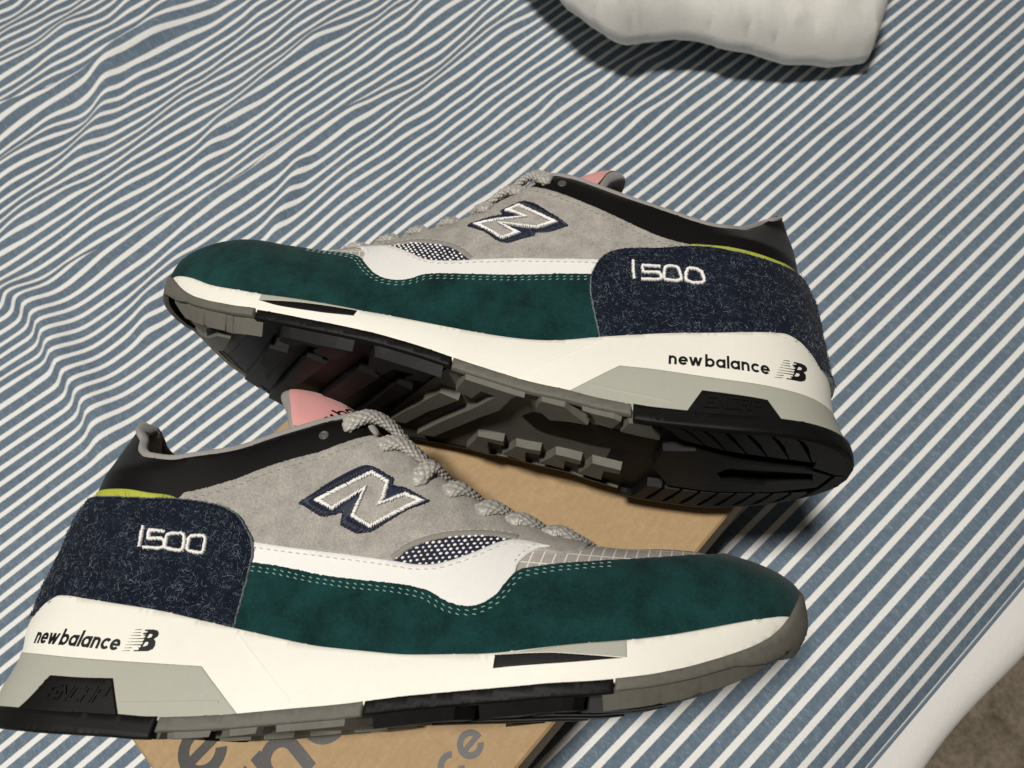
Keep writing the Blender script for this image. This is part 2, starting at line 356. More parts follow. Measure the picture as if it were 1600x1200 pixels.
def build_bed():
    bed = thing('bed', 'bed made up with a blue and white striped sheet, wrinkled on the left', 'bed')
    nv = np.unique(np.round(np.r_[np.arange(-1.9, -1.05, .02), np.arange(-1.05, -.25, .0032), np.arange(-.25, .0985, .0045), .0985], 5))
    tv = np.unique(np.round(np.r_[np.arange(-1.1, -.40, .02), np.arange(-.40, .80, .0034), np.arange(.80, 1.8, .02)], 5))
    A, B = np.meshgrid(nv, tv, indexing='ij'); X = A * NN[0] + B * TT[0]; Y = A * NN[1] + B * TT[1]; Z = bed_height(X, Y)
    du = np.zeros(A.shape); dz = np.diff(Z, axis=0); dn = np.diff(A, axis=0)
    e = np.clip((A - .052) / .045, 0, 2); arc = np.where(A > .052, (2 * .021 / .045) ** 2 * (A - .052) ** 3 / (6 * .045 ** 2), 0)
    U = A + arc * .8
    ni, nj = A.shape; idx = np.arange(ni * nj).reshape(ni, nj)
    F = np.stack([idx[:-1, :-1], idx[1:, :-1], idx[1:, 1:], idx[:-1, 1:]], -1).reshape(-1, 4)
    o = link_mesh('striped_sheet', np.c_[X.ravel(), Y.ravel(), Z.ravel()], F, M['sheet'], bed, uv=np.c_[U.ravel(), B.ravel()])
    # white mattress cover beyond the hem of the sheet, rolling down to the side of the mattress
    prof = [(.060, -.030), (.085, -.026), (.098, -.0262), (.106, -.0268), (.112, -.0285), (.117, -.032), (.1205, -.038), (.123, -.048), (.1245, -.07), (.125, -.14), (.125, -.24), (.123, -.36)]
    t2 = np.arange(-1.1, 1.8, .008); V = []; n = len(prof)
    for t in t2:
        w = .006 * math.sin(t * 9 + .6) + .003 * math.sin(t * 31); w2 = .004 * math.sin(t * 17 + 2)
        for i, (a, z) in enumerate(prof):
            k = i / (n - 1); a2 = a + (w * min(1, k * 2.2) + w2 * k) * (1 if a > .1 else 0)
            V.append((a2 * NN[0] + t * TT[0], a2 * NN[1] + t * TT[1], z))
    F = [(j * n + i, j * n + i + 1, (j + 1) * n + i + 1, (j + 1) * n + i) for j in range(len(t2) - 1) for i in range(n - 1)]
    link_mesh('mattress_cover', V, F, M['cover'], bed)
    # hem: a thin fold along the edge of the striped sheet
    g = Geo(); V = []; r = .0011
    for t in t2:
        for a in range(6):
            q = a * math.pi / 3; nn = .0985 + r * math.cos(q); z = -.0205 - .0012 + r * math.sin(q)
            V.append((nn * NN[0] + t * TT[0], nn * NN[1] + t * TT[1], z))
    F = [(j * 6 + i, j * 6 + (i + 1) % 6, (j + 1) * 6 + (i + 1) % 6, (j + 1) * 6 + i) for j in range(len(t2) - 1) for i in range(6)]
    link_mesh('sheet_hem', V, F, M['sheet'], bed, uv=[(PH - PITCH * .5, 0)] * len(V))
    return bed
build_bed()
c = link_mesh('carpet', [(-4, -4, -.5), (4, -4, -.5), (4, 4, -.5), (-4, 4, -.5)], [(0, 1, 2, 3)], M['carpet']); c['kind'] = 'structure'

def build_pillow():
    out = [(99, 526, 88), (111, 506, 82), (125, 491, 76), (138, 482, 68), (150, 481, 60), (159, 483, 56), (174, 484, 54), (198, 478, 55), (228, 460, 51), (277, 445, 36), (308, 441, 28), (325, 441, 24), (334, 440, 23), (340, 447, 26), (345, 454, 32), (350, 464, 46), (352, 473, 56), (420, 560, 85), (560, 700, 90), (640, 860, 90), (300, 980, 90), (60, 900, 90), (60, 690, 90)]
    R = resample([(p[0], p[1]) for p in out], 7, True, 32) / 1000.0; OZ = np.array(out, float) / 1000
    lo_, hi = R.min(0), R.max(0); gx, gy = np.meshgrid(np.arange(lo_[0], hi[0], .0065), np.arange(lo_[1], hi[1], .0065)); Q = np.c_[gx.ravel(), gy.ravel()]
    Q = Q[inpoly(Q, R)]
    rings = [R]
    def dist(P):
        d = np.full(len(P), 9.)
        for i in range(len(R)):
            a, b = R[i - 1], R[i]; e = b - a; t = np.clip(((P - a) @ e) / (e @ e + 1e-12), 0, 1); d = np.minimum(d, np.hypot(*(P - a - t[:, None] * e).T))
        return d
    Q = Q[dist(Q) > .002]
    for d in (.0007, .002, .004): 
        q = inset(R, d); rings_ = q[inpoly(q, R)]; Q = np.r_[Q, rings_]
    v, f = tri2d([R], Q, [R]); D = dist(v); X, Y = v[:, 0], v[:, 1]
    k = np.clip(D / .09, 0, 1); dome = np.sqrt(np.clip(1 - (1 - k) ** 2, 0, 1))
    edge = np.clip(D / .007, 0, 1); edge = np.sqrt(np.clip(1 - (1 - edge) ** 2, 0, 1))
    fold = ridge(X, Y, np.array([(181, 520), (200, 530), (240, 545), (290, 560)], float), .017, .012, .014) * edge
    fold += -ridge(X, Y, np.array([(196, 512), (215, 522), (235, 530), (262, 532)], float), .012, .008, .009) * edge
    fold += ridge(X, Y, np.array([(300, 452), (318, 475), (330, 505)], float), .010, .008, .007) * edge - ridge(X, Y, np.array([(318, 450), (332, 470), (346, 492)], float), .003, .005, .006) * edge
    fold += ridge(X, Y, np.array([(250, 492), (275, 500), (300, 515)], float), .010, .008, .010) * edge
    for P_, h_ in (([(262, 478), (268, 500), (270, 530)], -.007), ([(274, 470), (282, 490), (290, 515)], -.006), ([(218, 504), (224, 520), (222, 545)], -.006), ([(300, 462), (306, 480), (316, 500)], -.005), ([(152, 515), (166, 540), (172, 575)], -.008), ([(330, 452), (342, 468), (356, 488)], .004)):
        fold += ridge(X, Y, np.array(P_, float), h_, .0035, .006) * edge
    c = X * .9 + Y * .3; s = -X * .3 + Y * .9
    rg = 1 - np.abs(vnoise(c, s * .45, 24, .034)); wr = (.0034 * vnoise(c, s * .4, 21, .014) + .004 * vnoise(X, Y, 22, .05) + .013 * rg ** 5 + .0022 * vnoise(X, Y, 25, .010)) * edge
    w8 = 1 / (((X[:, None] - OZ[None, :, 0]) ** 2 + (Y[:, None] - OZ[None, :, 1]) ** 2) + 2e-5); zc = (w8 * OZ[None, :, 2]).sum(1) / w8.sum(1)
    zt = zc + .0045 * edge + .052 * dome + fold + wr
    zb = np.minimum(zt - .002, np.maximum(zc - .0045 * edge - .03 * dome, .004))
    n = len(v); V = np.r_[np.c_[v, zt], np.c_[v, zb]]
    bd = {}
    for a, b, cc in f:
        for e in ((a, b), (b, cc), (cc, a)): bd[e] = 1
    sides = [(a, a + n, b + n, b) for (a, b) in bd if (b, a) not in bd]
    F = [tuple(t) for t in f] + [tuple(i + n for i in t[::-1]) for t in f] + sides
    o = link_mesh('pillow', V, F, M['pillowcase'])
    o['label'] = 'white cotton pillow with a creased corner lying at the far side of the bed'; o['category'] = 'pillow'
build_pillow()

def box_mesh(x0, x1, y0, y1, z0, z1, r=.0012):
    """box with small bevels; open joints are left to the caller"""
    V = []; F = []
    def ringz(z, k):
        return [(x0 + k, y0, z), (x1 - k, y0, z), (x1, y0 + k, z), (x1, y1 - k, z), (x1 - k, y1, z), (x0 + k, y1, z), (x0, y1 - k, z), (x0, y0 + k, z)]
    V += ringz(z0, r); V += ringz(z1 - r, r)
    V += [(x0 + r * 1.2, y0 + r, z1), (x1 - r * 1.2, y0 + r, z1), (x1 - r, y0 + r * 1.2, z1), (x1 - r, y1 - r * 1.2, z1), (x1 - r * 1.2, y1 - r, z1), (x0 + r * 1.2, y1 - r, z1), (x0 + r, y1 - r * 1.2, z1), (x0 + r, y0 + r * 1.2, z1)]
    for k in (0, 8):
        for i in range(8): F.append((k + i, k + (i + 1) % 8, k + 8 + (i + 1) % 8, k + 8 + i))
    F.append(tuple(range(16, 24))); F.append(tuple(range(7, -1, -1)))
    return V, F
def build_box():
    a = math.radians(34.98); d = np.array([math.cos(a), math.sin(a)]); nn = np.array([d[1], -d[0]])
    # box axes: local x along its long side d, local y towards -nn (to the left), z up
    mw = Matrix(((d[0], -nn[0], 0, 0), (d[1], -nn[1], 0, 0), (0, 0, 1, 0), (0, 0, 0, 1)))
    bx = thing('shoe_box', 'brown cardboard shoe box printed with black lettering, under the two sneakers', 'box', mw=mw)
    X0, X1, Y0, Y1 = -.1372, .183, .0243, .2304
    V, F = box_mesh(X0, X1, Y0, Y1, HB - .050, HB); link_mesh('lid', V, F, M['kraft'], bx, False)
    V, F = box_mesh(X0 + .003, X1 - .003, Y0 + .003, Y1 - .003, .001, HB - .051); link_mesh('box_body', V, F, M['kraft'], bx, False)
    def print_(text, size, x, y, sw, name):
        v, f = union2d(glyphs(text, sw)[0])
        return link_mesh(name, [(x + p[0] * size, y + p[1] * size, HB + .0002) for p in v], f, M['box_ink'], bx, False)
    # print coordinates: baseline along +x (local), letters stand up towards +y
    print_('new', .0225, -.1165 - .0225 * 1.52, .131 - .0112, .23, 'lettering')
    print_('balance', .0225, -.0939 - .0225 * (.43 + 1.12 + 1.14 + .36 + 1.14), .1005 - .0112, .23, 'lettering')
    print_('balance@', .0117, -.0324 - .0117 * (.5 + 1.12 + 1.14 + .36 + 1.14 + 1.02 + 1.0), .0452 - .0058, .23, 'lettering')
build_box()

# ------------------------------------------------------------------ the sneakers
# A sneaker is described in its own side-view plane, in millimetres: x from heel to toe, z up from the sole.  Every panel of
# the upper and sole is an outline in that plane, laid onto the body of the shoe, whose half width at (x, z) is given by Shoe.U / Shoe.S.
class Tab:
    def __init__(s, pts, lo=-60, hi=360, sig=3.0, st=.25):
        g = np.arange(lo, hi, st); y = np.interp(g, [p[0] for p in pts], [p[1] for p in pts])
        if sig:
            k = np.arange(-4 * sig, 4 * sig + st, st); w = np.exp(-.5 * (k / sig) ** 2); w /= w.sum(); m = len(k) // 2
            y = np.convolve(np.pad(y, m, mode='edge'), w, 'valid')[:len(g)]
        s.g, s.y = g, y
    def __call__(s, x): return np.interp(x, s.g, s.y)

FE = Tab([(0, 33), (30, 34.5), (60, 34), (90, 33), (120, 34), (150, 38), (180, 42), (205, 42.5), (230, 39.5), (260, 34.5), (300, 30)], sig=8)
PX = Tab([(0, 2.3), (110, 2.3), (150, 1.9), (185, 1.7), (208, 1.75), (235, 2.3), (255, 2.6), (300, 2.6)], sig=6)
EN = Tab([(0, .85), (100, .78), (125, .66), (150, .47), (200, .32), (218, .18), (229, 0), (400, 0)], sig=3)
FLARE = Tab([(-20, 7), (60, 7), (110, 4), (160, 2), (300, 2)], sig=8)
MED = Tab([(-20, .80), (60, .81), (95, .86), (120, .95), (150, 1.1), (200, 1.16), (240, 1.25), (300, 1.25)], sig=8)

DATA = {
 'front': dict(
  XH=[(-8, -9), (0, -10), (6, -13), (14, -12.5), (21, -10), (27, -10), (35, -13), (43, -12.3), (52, -11.8), (62, -10), (70, -9.2), (80, -8.3), (90, -4.5), (95, -3.6), (105, -3), (113, -2.7), (120, -2), (127, -1.2), (136, 0)],
  XT=[(14, 258), (20, 264), (30, 271.5), (38, 278.5), (45, 284), (53, 290), (58, 292.8), (61, 293.4), (66, 293.2), (72, 292.3), (75, 290.2), (78, 287), (81, 283), (84.6, 270)],
  ZT=[(-30, 127.5), (-1, 127.6), (1.2, 129.6), (3, 129.2), (6, 125.4), (11, 118), (16, 111.8), (21, 108.2), (27, 105.9), (38.5, 104.5), (48.3, 106.6), (64.8, 111.1), (80.4, 118.6), (96.6, 125.4), (105.5, 128.8), (111.3, 130.2), (115.5, 128.3), (121.1, 120.8), (126, 119.5), (133.5, 116), (142.6, 110.6), (153, 105), (161.2, 100), (168.8, 96.8), (174.1, 93.6), (182.2, 91.2), (190.2, 88.9), (198.5, 86.2), (206.3, 85), (212, 84.2), (225, 84.9), (240, 86), (252, 86), (264, 84.9), (275, 82.6), (290, 77.5), (310, 71.5)],
  ZS=[(-30, 42), (-8, 46), (12, 48), (28.7, 46.2), (55, 44.5), (84.5, 40.5), (116, 36.5), (150, 35.6), (181, 37.9), (208, 43), (226, 45.8), (241, 49), (255, 53), (268, 57), (281, 61), (310, 66)],
  ZM=[(-40, 6), (-14, 6.5), (9.4, 7.2), (29.6, 7.4), (54.4, 8.3), (65.1, 8.3), (79.7, 9.9), (95.1, 12), (110.7, 14.7), (131.5, 18), (152.6, 22.1), (173.3, 25.3), (189, 27.7), (199.4, 29.5), (218, 32), (234, 35.3), (247, 39.2), (260, 44.2), (270, 48.6), (278, 53.4), (283, 58.5), (287, 64), (300, 76)],
  counter=[(-40, 88.4), (-5, 88.3), (7.5, 87.9), (24.1, 86.7), (36.5, 86.5), (45.5, 87.1), (57.8, 86.7), (66.7, 85.5), (74.3, 82.5), (79.8, 77.2), (83.8, 71.9), (85.1, 66.9), (85.3, 59.9), (85.2, 53.2), (84.9, 46.1), (84.7, 40.4), (84.6, 37), (40, 40), (-40, 38)],
  lime=[(-40, 93), (-5, 92.8), (2.5, 92.2), (13.7, 91.3), (25.3, 90.4), (34.8, 89.2), (46, 88.2), (50, 84), (20, 82), (-40, 84)],
  collow=[(49.2, 90.3), (55.3, 92.1), (63.0, 95.1), (70.6, 98.2), (78.0, 102.0), (85.5, 105.5), (93.4, 108.6), (101.2, 111.3), (107.6, 114.8), (117.4, 119.5), (121.1, 120.8)],
  colend=[(111.3, 129.9), (116, 128.4), (122, 122.4)],
  whitetop=[(83.1, 72.3), (98.0, 71.1), (110.8, 70.4), (125.2, 69.5), (139.6, 68.2), (149.1, 67.2), (156.5, 67.8), (163.4, 70.2), (170.3, 73.7), (176.9, 77.8), (182.6, 80.1), (191.5, 79.9), (197.6, 78.6)],
  whitefront=[(193, 77.5), (190, 75), (187.4, 72.0), (186.1, 69.1)],
  greentop=[(85.1, 64.4), (95.1, 63.8), (111.4, 61.6), (127.3, 60.4), (143.1, 59.7), (154.8, 57.9), (160.2, 55.4), (164.9, 53.6), (170.0, 53.0), (174.9, 54.1), (180.0, 57.8), (183.2, 63.0), (187.0, 67.3), (195.1, 69.7), (205.7, 71.9), (220.1, 74.3), (235.3, 76.6), (249.9, 79.4), (262, 83)],
  mesh=[(139.9, 68.4), (144.8, 72.7), (151.2, 76.1), (158.3, 78.5), (165.4, 79.9), (172.7, 80.9), (180.3, 80.9), (184.5, 80.3)],
  insert=[(-40, 27.4), (-10, 27), (0, 26.2), (27.0, 25.3), (45.8, 25.4), (63.5, 25.8), (78.3, 26.2), (95.2, 12.3)],
  block=[(15.6, 6.3), (20.1, 11.2), (24.9, 18.7), (37.1, 18.9), (48.7, 19.6), (55.6, 7.4)],
  chevblack=[(182.3, 37.3), (198.6, 39.2), (207.9, 39.6), (224.9, 39.8), (208.1, 37.0), (188.4, 34.1), (182.1, 33.0)],
  chevgrey=[(182.3, 37.5), (198.6, 39.4), (207.9, 39.8), (225.9, 40.1), (225.7, 45.4), (207.7, 42.6), (192, 39.3)],
  nwhite=[(103.3, 90.1), (124.3, 104.4), (132.4, 100.3), (132.2, 92.9), (130.7, 90.5), (139.3, 95.9), (147.7, 92.9), (128.7, 80.0), (119.6, 84.2), (122.7, 95.6), (112.0, 86.3)],
  nnavy=[(97.8, 88.7), (102.6, 93.1), (109.7, 99.3), (120.1, 106.1), (124.4, 106.0), (133.6, 101.4), (133.9, 98.1), (139.2, 97.7), (149.2, 92.6), (141.3, 88.0), (134.4, 82.5), (129.7, 79.0), (123.7, 77.7), (116.4, 80.8), (116.1, 85.8), (112.2, 84.5), (108.2, 83.8), (103.5, 85.9)],
  rivet=(100.7, 119.0), groove=[(87.8, 37.6), (99.5, 28.1), (112.7, 17.5)], crease=[(53.9, 12.0), (87.9, 15.4)],
  num=[[(38.9, 74.7), (39.2, 71.3), (39.9, 66.9)], [(48.2, 73.3), (41.7, 73.5), (42.3, 70.1), (47.9, 70.4), (49.4, 68.8), (49.3, 67.2), (47.9, 66.7), (41.6, 66.8)], [(49.9, 72.5), (55.0, 73.0), (56.1, 72.3), (57.2, 67.2), (56.7, 66.5), (50.9, 66.9), (50.0, 67.6), (49.5, 71.9)], [(59.0, 72.3), (63.8, 72.8), (64.7, 72.1), (65.4, 66.8), (64.8, 66.1), (59.6, 66.7), (58.8, 67.4), (58.4, 71.7)]],
  text=((8.5, 29.3), (46.3, 28.7), 4.0), logo=((52.3, 29.0), (61.4, 29.8), (-3.2, 7.4)), encap=((27.6, 11.2), (49.0, 12.0), (1.4, 4.2)),
  tip=(65, 153), tongue=[(206, 82.5), (180, 90), (155, 102.5), (129, 118), (114, 133), (100, 143)], eyes=[(110.7, 124.5), (126.5, 116.4), (143.0, 102.6), (156.1, 99.0), (170.0, 92.0), (182.5, 89.0), (197.4, 86.0)]),
 'rear': dict(
  XH=[(-8, -18.5), (-2, -19), (3, -19.6), (7, -18.8), (11, -16.8), (19, -14.7), (24, -14.3), (34, -14.6), (38, -13.8), (45, -13), (55, -12), (65, -11.2), (74, -10), (82, -7), (89, -5), (94, -5.2), (101, -5.2), (110, -4.8), (119, -3.4), (127, -2), (136, -.5)],
  XT=[(14, 263), (25, 269), (40, 277), (47, 282), (54, 287), (62, 289), (70, 289), (77, 288.5), (81, 285), (84, 280), (88, 270), (91, 258)],
  ZT=[(-30, 127.6), (-2, 127.8), (.2, 130), (2.4, 129.4), (6, 125.5), (10.7, 120), (14.5, 115), (18.3, 110.2), (24, 104), (31.6, 100.2), (38, 100), (44.7, 101.5), (52.8, 105.4), (70.6, 114), (89.4, 123.6), (100.7, 128.7), (108.5, 131.6), (114.2, 130.2), (121.1, 121.3), (126.4, 119.3), (134.9, 114), (142, 109), (150.6, 105), (159.5, 101), (171.3, 97), (178.3, 93.5), (189.7, 89.5), (203, 86), (215, 86.5), (225, 88.5), (240, 91), (252, 92), (262, 92), (275, 89), (290, 83), (310, 75)],
  ZS=[(-30, 40.3), (-14, 42.3), (-4, 46.8), (6, 47.8), (21, 44.3), (34, 42), (57, 40.3), (83, 37), (100, 33.7), (112, 33.1), (132, 33.8), (163, 35.8), (180, 36.8), (204, 39.6), (221, 41.9), (238, 46.4), (252, 50.9), (264, 57.5), (274, 62), (283, 65), (310, 69.5)],
  ZM=[(-40, 6), (-18, 6.2), (-8, 5.2), (3, 4.2), (12.9, 3.2), (32.2, 1.8), (50.3, 2.5), (63.5, 3.4), (84, 7.4), (92.6, 9.9), (108.9, 12.7), (121.8, 15.9), (133.1, 18.4), (152.6, 23.1), (168.5, 25.9), (185.1, 27.9), (201.3, 30), (214.2, 32.3), (232.3, 35.7), (246, 40.3), (258, 45.7), (268, 51.8), (276, 59), (281, 63.8), (285, 67.5), (300, 79)],
  counter=[(-40, 84.6), (-4, 84.2), (7.7, 82.9), (16.5, 82.6), (28.9, 83.4), (40.9, 85.0), (48.2, 85.2), (60.0, 83.9), (70.0, 83.4), (78.7, 81.6), (83.4, 78.5), (86.6, 73.1), (88.3, 66.6), (88.0, 58.5), (85.8, 48.8), (82.9, 37.2), (82.3, 33), (40, 36), (-40, 34)],
  lime=[(-40, 88.6), (0, 87.9), (10.8, 86.4), (20, 86.3), (28.3, 86.7), (46.5, 87.8), (50, 84), (20, 79), (-40, 79)],
  collow=[(46.5, 87.3), (53.2, 89.2), (61.6, 92.6), (74.9, 99.8), (88.5, 107.4), (103.5, 115.0), (112.9, 118.9), (121.1, 121.3)],
  colend=[(114.2, 130.8), (118, 128.6), (122, 124)],
  whitetop=[(86.2, 76.9), (103.5, 75.9), (120.9, 75.0), (137.7, 72.2), (141.1, 71.3), (153.0, 69.5), (160.0, 69.9), (165.8, 73.0), (173.0, 77.2), (178.9, 79.8), (186, 80.8), (193.6, 80.2)],
  whitefront=[(191, 78), (189, 75.5), (187.6, 73), (187.4, 71.5)],
  greentop=[(89.2, 68.5), (107.9, 66.8), (122, 65.3), (136.5, 63.7), (153.2, 61.4), (158.8, 59.8), (162.8, 57.1), (169, 55.3), (175.7, 56.5), (181.4, 60.9), (185.6, 66), (188.9, 69.5), (194.4, 71.8), (201.5, 73.6), (216, 77), (233, 80.5), (250, 84), (262, 87.8)],
  mesh=[(140.7, 72.0), (147.5, 77.6), (153.9, 80.0), (159.9, 81.6), (166.4, 82.3), (172, 82.0), (178, 81.0), (183, 80.6)],
  insert=[(-40, 18), (-10, 17.6), (3.7, 17.4), (13.5, 17.2), (31.5, 17.6), (46.1, 19.0), (60.7, 20.8), (74.4, 22.1), (92.6, 9.9)],
  block=[(13.4, -1.0), (20.5, 10.5), (32.0, 11.1), (44.0, 12.0), (50.5, 1.0)],
  chevblack=[(222.4, 38.6), (202.2, 37.6), (179.9, 35.9), (180.7, 33.1), (194.4, 33.4), (212.1, 35.6)],
  chevgrey=[(222.3, 41.8), (204.6, 39.4), (180.2, 36.6), (179.9, 36.1), (202.2, 37.8), (222.4, 38.8)],
  nwhite=[(142.8, 94.2), (128.3, 84.7), (120.0, 89.5), (130.5, 94.6), (113.5, 92.3), (104.4, 96.8), (123.5, 108.0), (129.8, 103.1), (120.4, 99.5), (133.9, 97.4)],
  nnavy=[(145.1, 93.2), (142.5, 95.5), (135.9, 99.0), (129.9, 100.7), (131.1, 102.6), (129.0, 104.8), (122.2, 109.3), (120.1, 109.8), (116.3, 108.4), (111.2, 104.7), (105.0, 99.7), (99.8, 95.1), (105.7, 91.7), (109.8, 90.5), (116.2, 90.4), (114.2, 88.2), (119.3, 86.2), (125.0, 83.3), (128.1, 83.2), (131.5, 85.0), (136.3, 88.9)],
  rivet=(105.0, 122.7), groove=[(82.5, 34.5), (99.0, 23.6), (109.2, 17.1)], crease=[(84.9, 12.8), (54.8, 6.6)],
  num=[[(71.0, 75.7), (70.7, 71), (70.1, 66.0)], [(59.7, 73.0), (67.1, 73.4), (66.6, 69.8), (60.3, 69.8), (59.4, 68.7), (59.0, 66.9), (59.9, 66.1), (67.0, 66.1)], [(57.5, 72.6), (56.1, 73.4), (52.8, 72.8), (52.1, 72.0), (51.0, 66.8), (52.0, 65.8), (57.3, 66.2), (57.9, 67.0)], [(48.5, 71.8), (47.2, 72.4), (43.7, 71.4), (42.9, 70.6), (41.9, 66.3), (42.9, 65.3), (46.6, 65.1), (49.1, 66.5)]],
  text=((56.1, 23.7), (18.4, 22.5), 4.3), logo=((12.0, 22.4), (1.5, 24.0), (.8, 8.9)), encap=((43.0, 4.6), (23.0, 4.6), (-.8, 4.2)),
  tip=(76, 157), tongue=[(206, 84), (180, 91), (155, 102.5), (129, 118), (116, 134), (104, 145)], eyes=[(112.9, 125.0), (125.4, 118.5), (139, 107), (155, 101.5), (169, 95.5), (182, 90), (197, 86.5)]),
}

MEU = Tab([(-20, .95), (60, .97), (95, .97), (120, 1.0), (150, 1.1), (200, 1.16), (240, 1.25), (300, 1.25)], sig=8)

class Shoe:
    def __init__(s, key, mw, label):
        s.key = key; s.label = label; s.mw = mw; D = s.D = DATA[key]; s.sg = -1 if key == 'front' else 1; s.mx = 1 if key == 'front' else -1
        # local object axes: right shoe (x, -y, z), left shoe (-x, y, z), so that both frames are right handed
        s.tabs()
    def tabs(s):
        D = s.D; s.tabz = 100 if s.key == 'front' else 93; s.XH = Tab(D['XH'], sig=1.5); s.XT = Tab(D['XT'], sig=1.2); s.ZT = Tab(D['ZT'], sig=.8); s.ZTW = Tab([(-60, 122), (45, 118)] + [p for p in D['ZT'] if p[0] > 62], sig=6)
        s.ZS = Tab(D['ZS'], sig=4); s.ZM = Tab(D['ZM'], sig=2.5)
        key = s.key
        s.root = getattr(s, 'root', None) or thing('sneaker', s.label, 'sneaker', 'pair of sneakers', s.mw)
        zl = np.arange(-10, float(s.ZT(0)) - .3, 1.2); zt = np.array([z for z in np.arange(12, 105, .8) if z < float(s.ZT(s.XT(z))) - .25])
        top = np.array([x for x in np.arange(float(s.XH(zl[-1])) + .6, 300, 1.0) if x < float(s.XT(s.ZT(x))) - .25])
        bot = np.arange(-16, 262, 3.0)
        P = [(float(s.XH(z)), z) for z in zl]
        P += [(x, float(s.ZT(x))) for x in top]
        P += [(float(s.XT(z)), z) for z in zt[::-1]]
        P += [(x, -10) for x in bot[::-1] if x < 255]
        s.dom = np.array(P); s.dom = s.dom[np.r_[True, np.hypot(*np.diff(s.dom, axis=0).T) > .05]]
        R = []
        for d in (.06, .25, .7, 1.4, 2.6):
            R += [(float(s.XH(z)) + d, z) for z in np.arange(-9, zl[-1], 1.9)]
            R += [(float(s.XT(z)) - d, z) for z in np.arange(13, zt[-1], 1.6)]
            R += [(x, float(s.ZT(x)) - d) for x in np.arange(216, top[-1], 2.0)]
        s.rings = np.array(R)
        s.ztop = s.ZT
    def cap(s, x, z):
        c = np.ones_like(x); xh = s.XH(z); xt = s.XT(z)
        q = np.clip((38 - x) / (38 - xh), 0, 1); c = c * (1 - q ** 2.3) ** (1 / 2.3)
        q = np.clip((x - 215) / np.maximum(xt - 215, 1), 0, 1); return c * (1 - q ** 2.3) ** (1 / 2.3)
    def U(s, x, z):
        fe = FE(x); zs = s.ZS(x) - 2; zt = np.where(x > 216, s.ZT(x), s.ZTW(x)); e = EN(x); t = np.clip((z - zs) / np.maximum(zt - zs, 1), 0, 1)
        p = PX(x); y = fe * (e + (1 - e) * (1 - t ** p) ** (1 / p))
        # a little slack and cushion in the leather
        y = y + .35 * np.sin(x * .11 + z * .05) * np.clip((z - zs) / 30, 0, 1) * np.clip((220 - x) / 40, 0, 1)
        # the heel tab narrows towards its tip
        y = y * (1 - .52 * np.clip((z - s.tabz) / 26, 0, 1) * np.clip((44 - x) / 22, 0, 1))
        return y * s.cap(x, z)
    def S(s, x, z):
        zs = s.ZS(x); zm = s.ZM(x); k = np.clip((z - zm) / np.maximum(zs - zm, 4), 0, 1)
        return (FE(x) + 3.0 + FLARE(x) * np.clip((zs - z) / 40, 0, 1.3) + .9 * np.sin(np.pi * k) * np.clip(1.2 - x / 300, 0, 1)) * s.cap(x, z)
    def pt(s, fn, x, z, off=0., med=False):
        """points on the surface, offset along its normal, in local metres; also the normals"""
        x = np.asarray(x, float); z = np.asarray(z, float); h = .4
        m = (MEU if fn == s.U else MED)(x) if med else 1.0
        y = fn(x, z) * m; yx = (fn(x + h, z) - fn(x - h, z)) / (2 * h) * m; yz = (fn(x, z + h) - fn(x, z - h)) / (2 * h) * m
        yx = np.clip(yx, -3, 3); yz = np.clip(yz, -3, 3)
        n = np.stack([-yx, np.ones_like(y), -yz], -1); n /= np.linalg.norm(n, axis=-1)[..., None]
        p = np.stack([x, y, z], -1) + n * np.asarray(off)[..., None]
        if med: p = p * [1, -1, 1]; n = n * [1, -1, 1]
        return s.loc(p), s.dirn(n)
    def loc(s, p): return np.asarray(p, float) * [s.mx, s.sg, 1] / 1000
    def dirn(s, n): return np.asarray(n, float) * [s.mx, s.sg, 1]
    # ---- a panel: outline polygon(s) laid on the body, with thickness and a turned edge
    def panel(s, name, poly, mats, fn='U', off=0., thick=1.2, parent=None, step=2.3, holes=(), both=True, res=1.3, corner=50, extra=None, round_=.35, cut=False, fray=0):
        fn = s.U if fn == 'U' else s.S
        P = resample(poly, res, True, corner); H = [resample(h, res, True, corner) for h in holes]
        if fray: P = P + rng.normal(0, fray, P.shape)
        lo_, hi = P.min(0), P.max(0); gx, gy = np.meshgrid(np.arange(lo_[0], hi[0], step), np.arange(lo_[1], hi[1], step * .9)); gx[1::2] += step / 2
        Q = np.c_[gx.ravel(), gy.ravel()]
        Q = Q[inpoly(Q, P) & inpoly(Q, s.dom)]
        rr = s.rings[inpoly(s.rings, P) & inpoly(s.rings, s.dom)]; Q = np.r_[Q, rr]
        eb = inset(P, .45); eb = eb[inpoly(eb, P) & inpoly(eb, s.dom)]; Q = np.r_[Q, eb]
        if extra is not None: Q = np.r_[Q, extra]
        v, f = tri2d([P, s.dom] + H, Q, [P, s.dom], H)
        x, z = v[:, 0], v[:, 1]; n = len(v)
        d = np.minimum(x - s.XH(z), np.where(x > 215, s.XT(z) - x, 99)); d = np.where(x > 218, np.minimum(d, s.ZT(x) - z), d)
        y = fn(x, z); y = np.where(d < .045, 0, y)
        if both is True and not (y == 0).any():
            rest = dict(step=step, holes=holes, res=res, corner=corner, extra=extra, round_=round_, cut=cut, fray=fray)
            s.panel(name, poly, mats, 'U' if fn == s.U else 'S', off, thick, parent, both='med', **rest); both = False
        sides = [(y, 1)] if both != 'med' else []
        sides += [(-y * (MEU if fn == s.U else MED)(x), -1)] if both else []
        V = []; F = []; UV = []
        for k, (yy, sd) in enumerate(sides):
            V.append(np.c_[x, yy, z]); UV.append(v / 1.0)
            ff = f if sd > 0 else f[:, ::-1]
            idx = np.arange(n) if k == 0 else np.where(y == 0, np.arange(n), np.arange(n) + n)
            F.append(idx[ff])
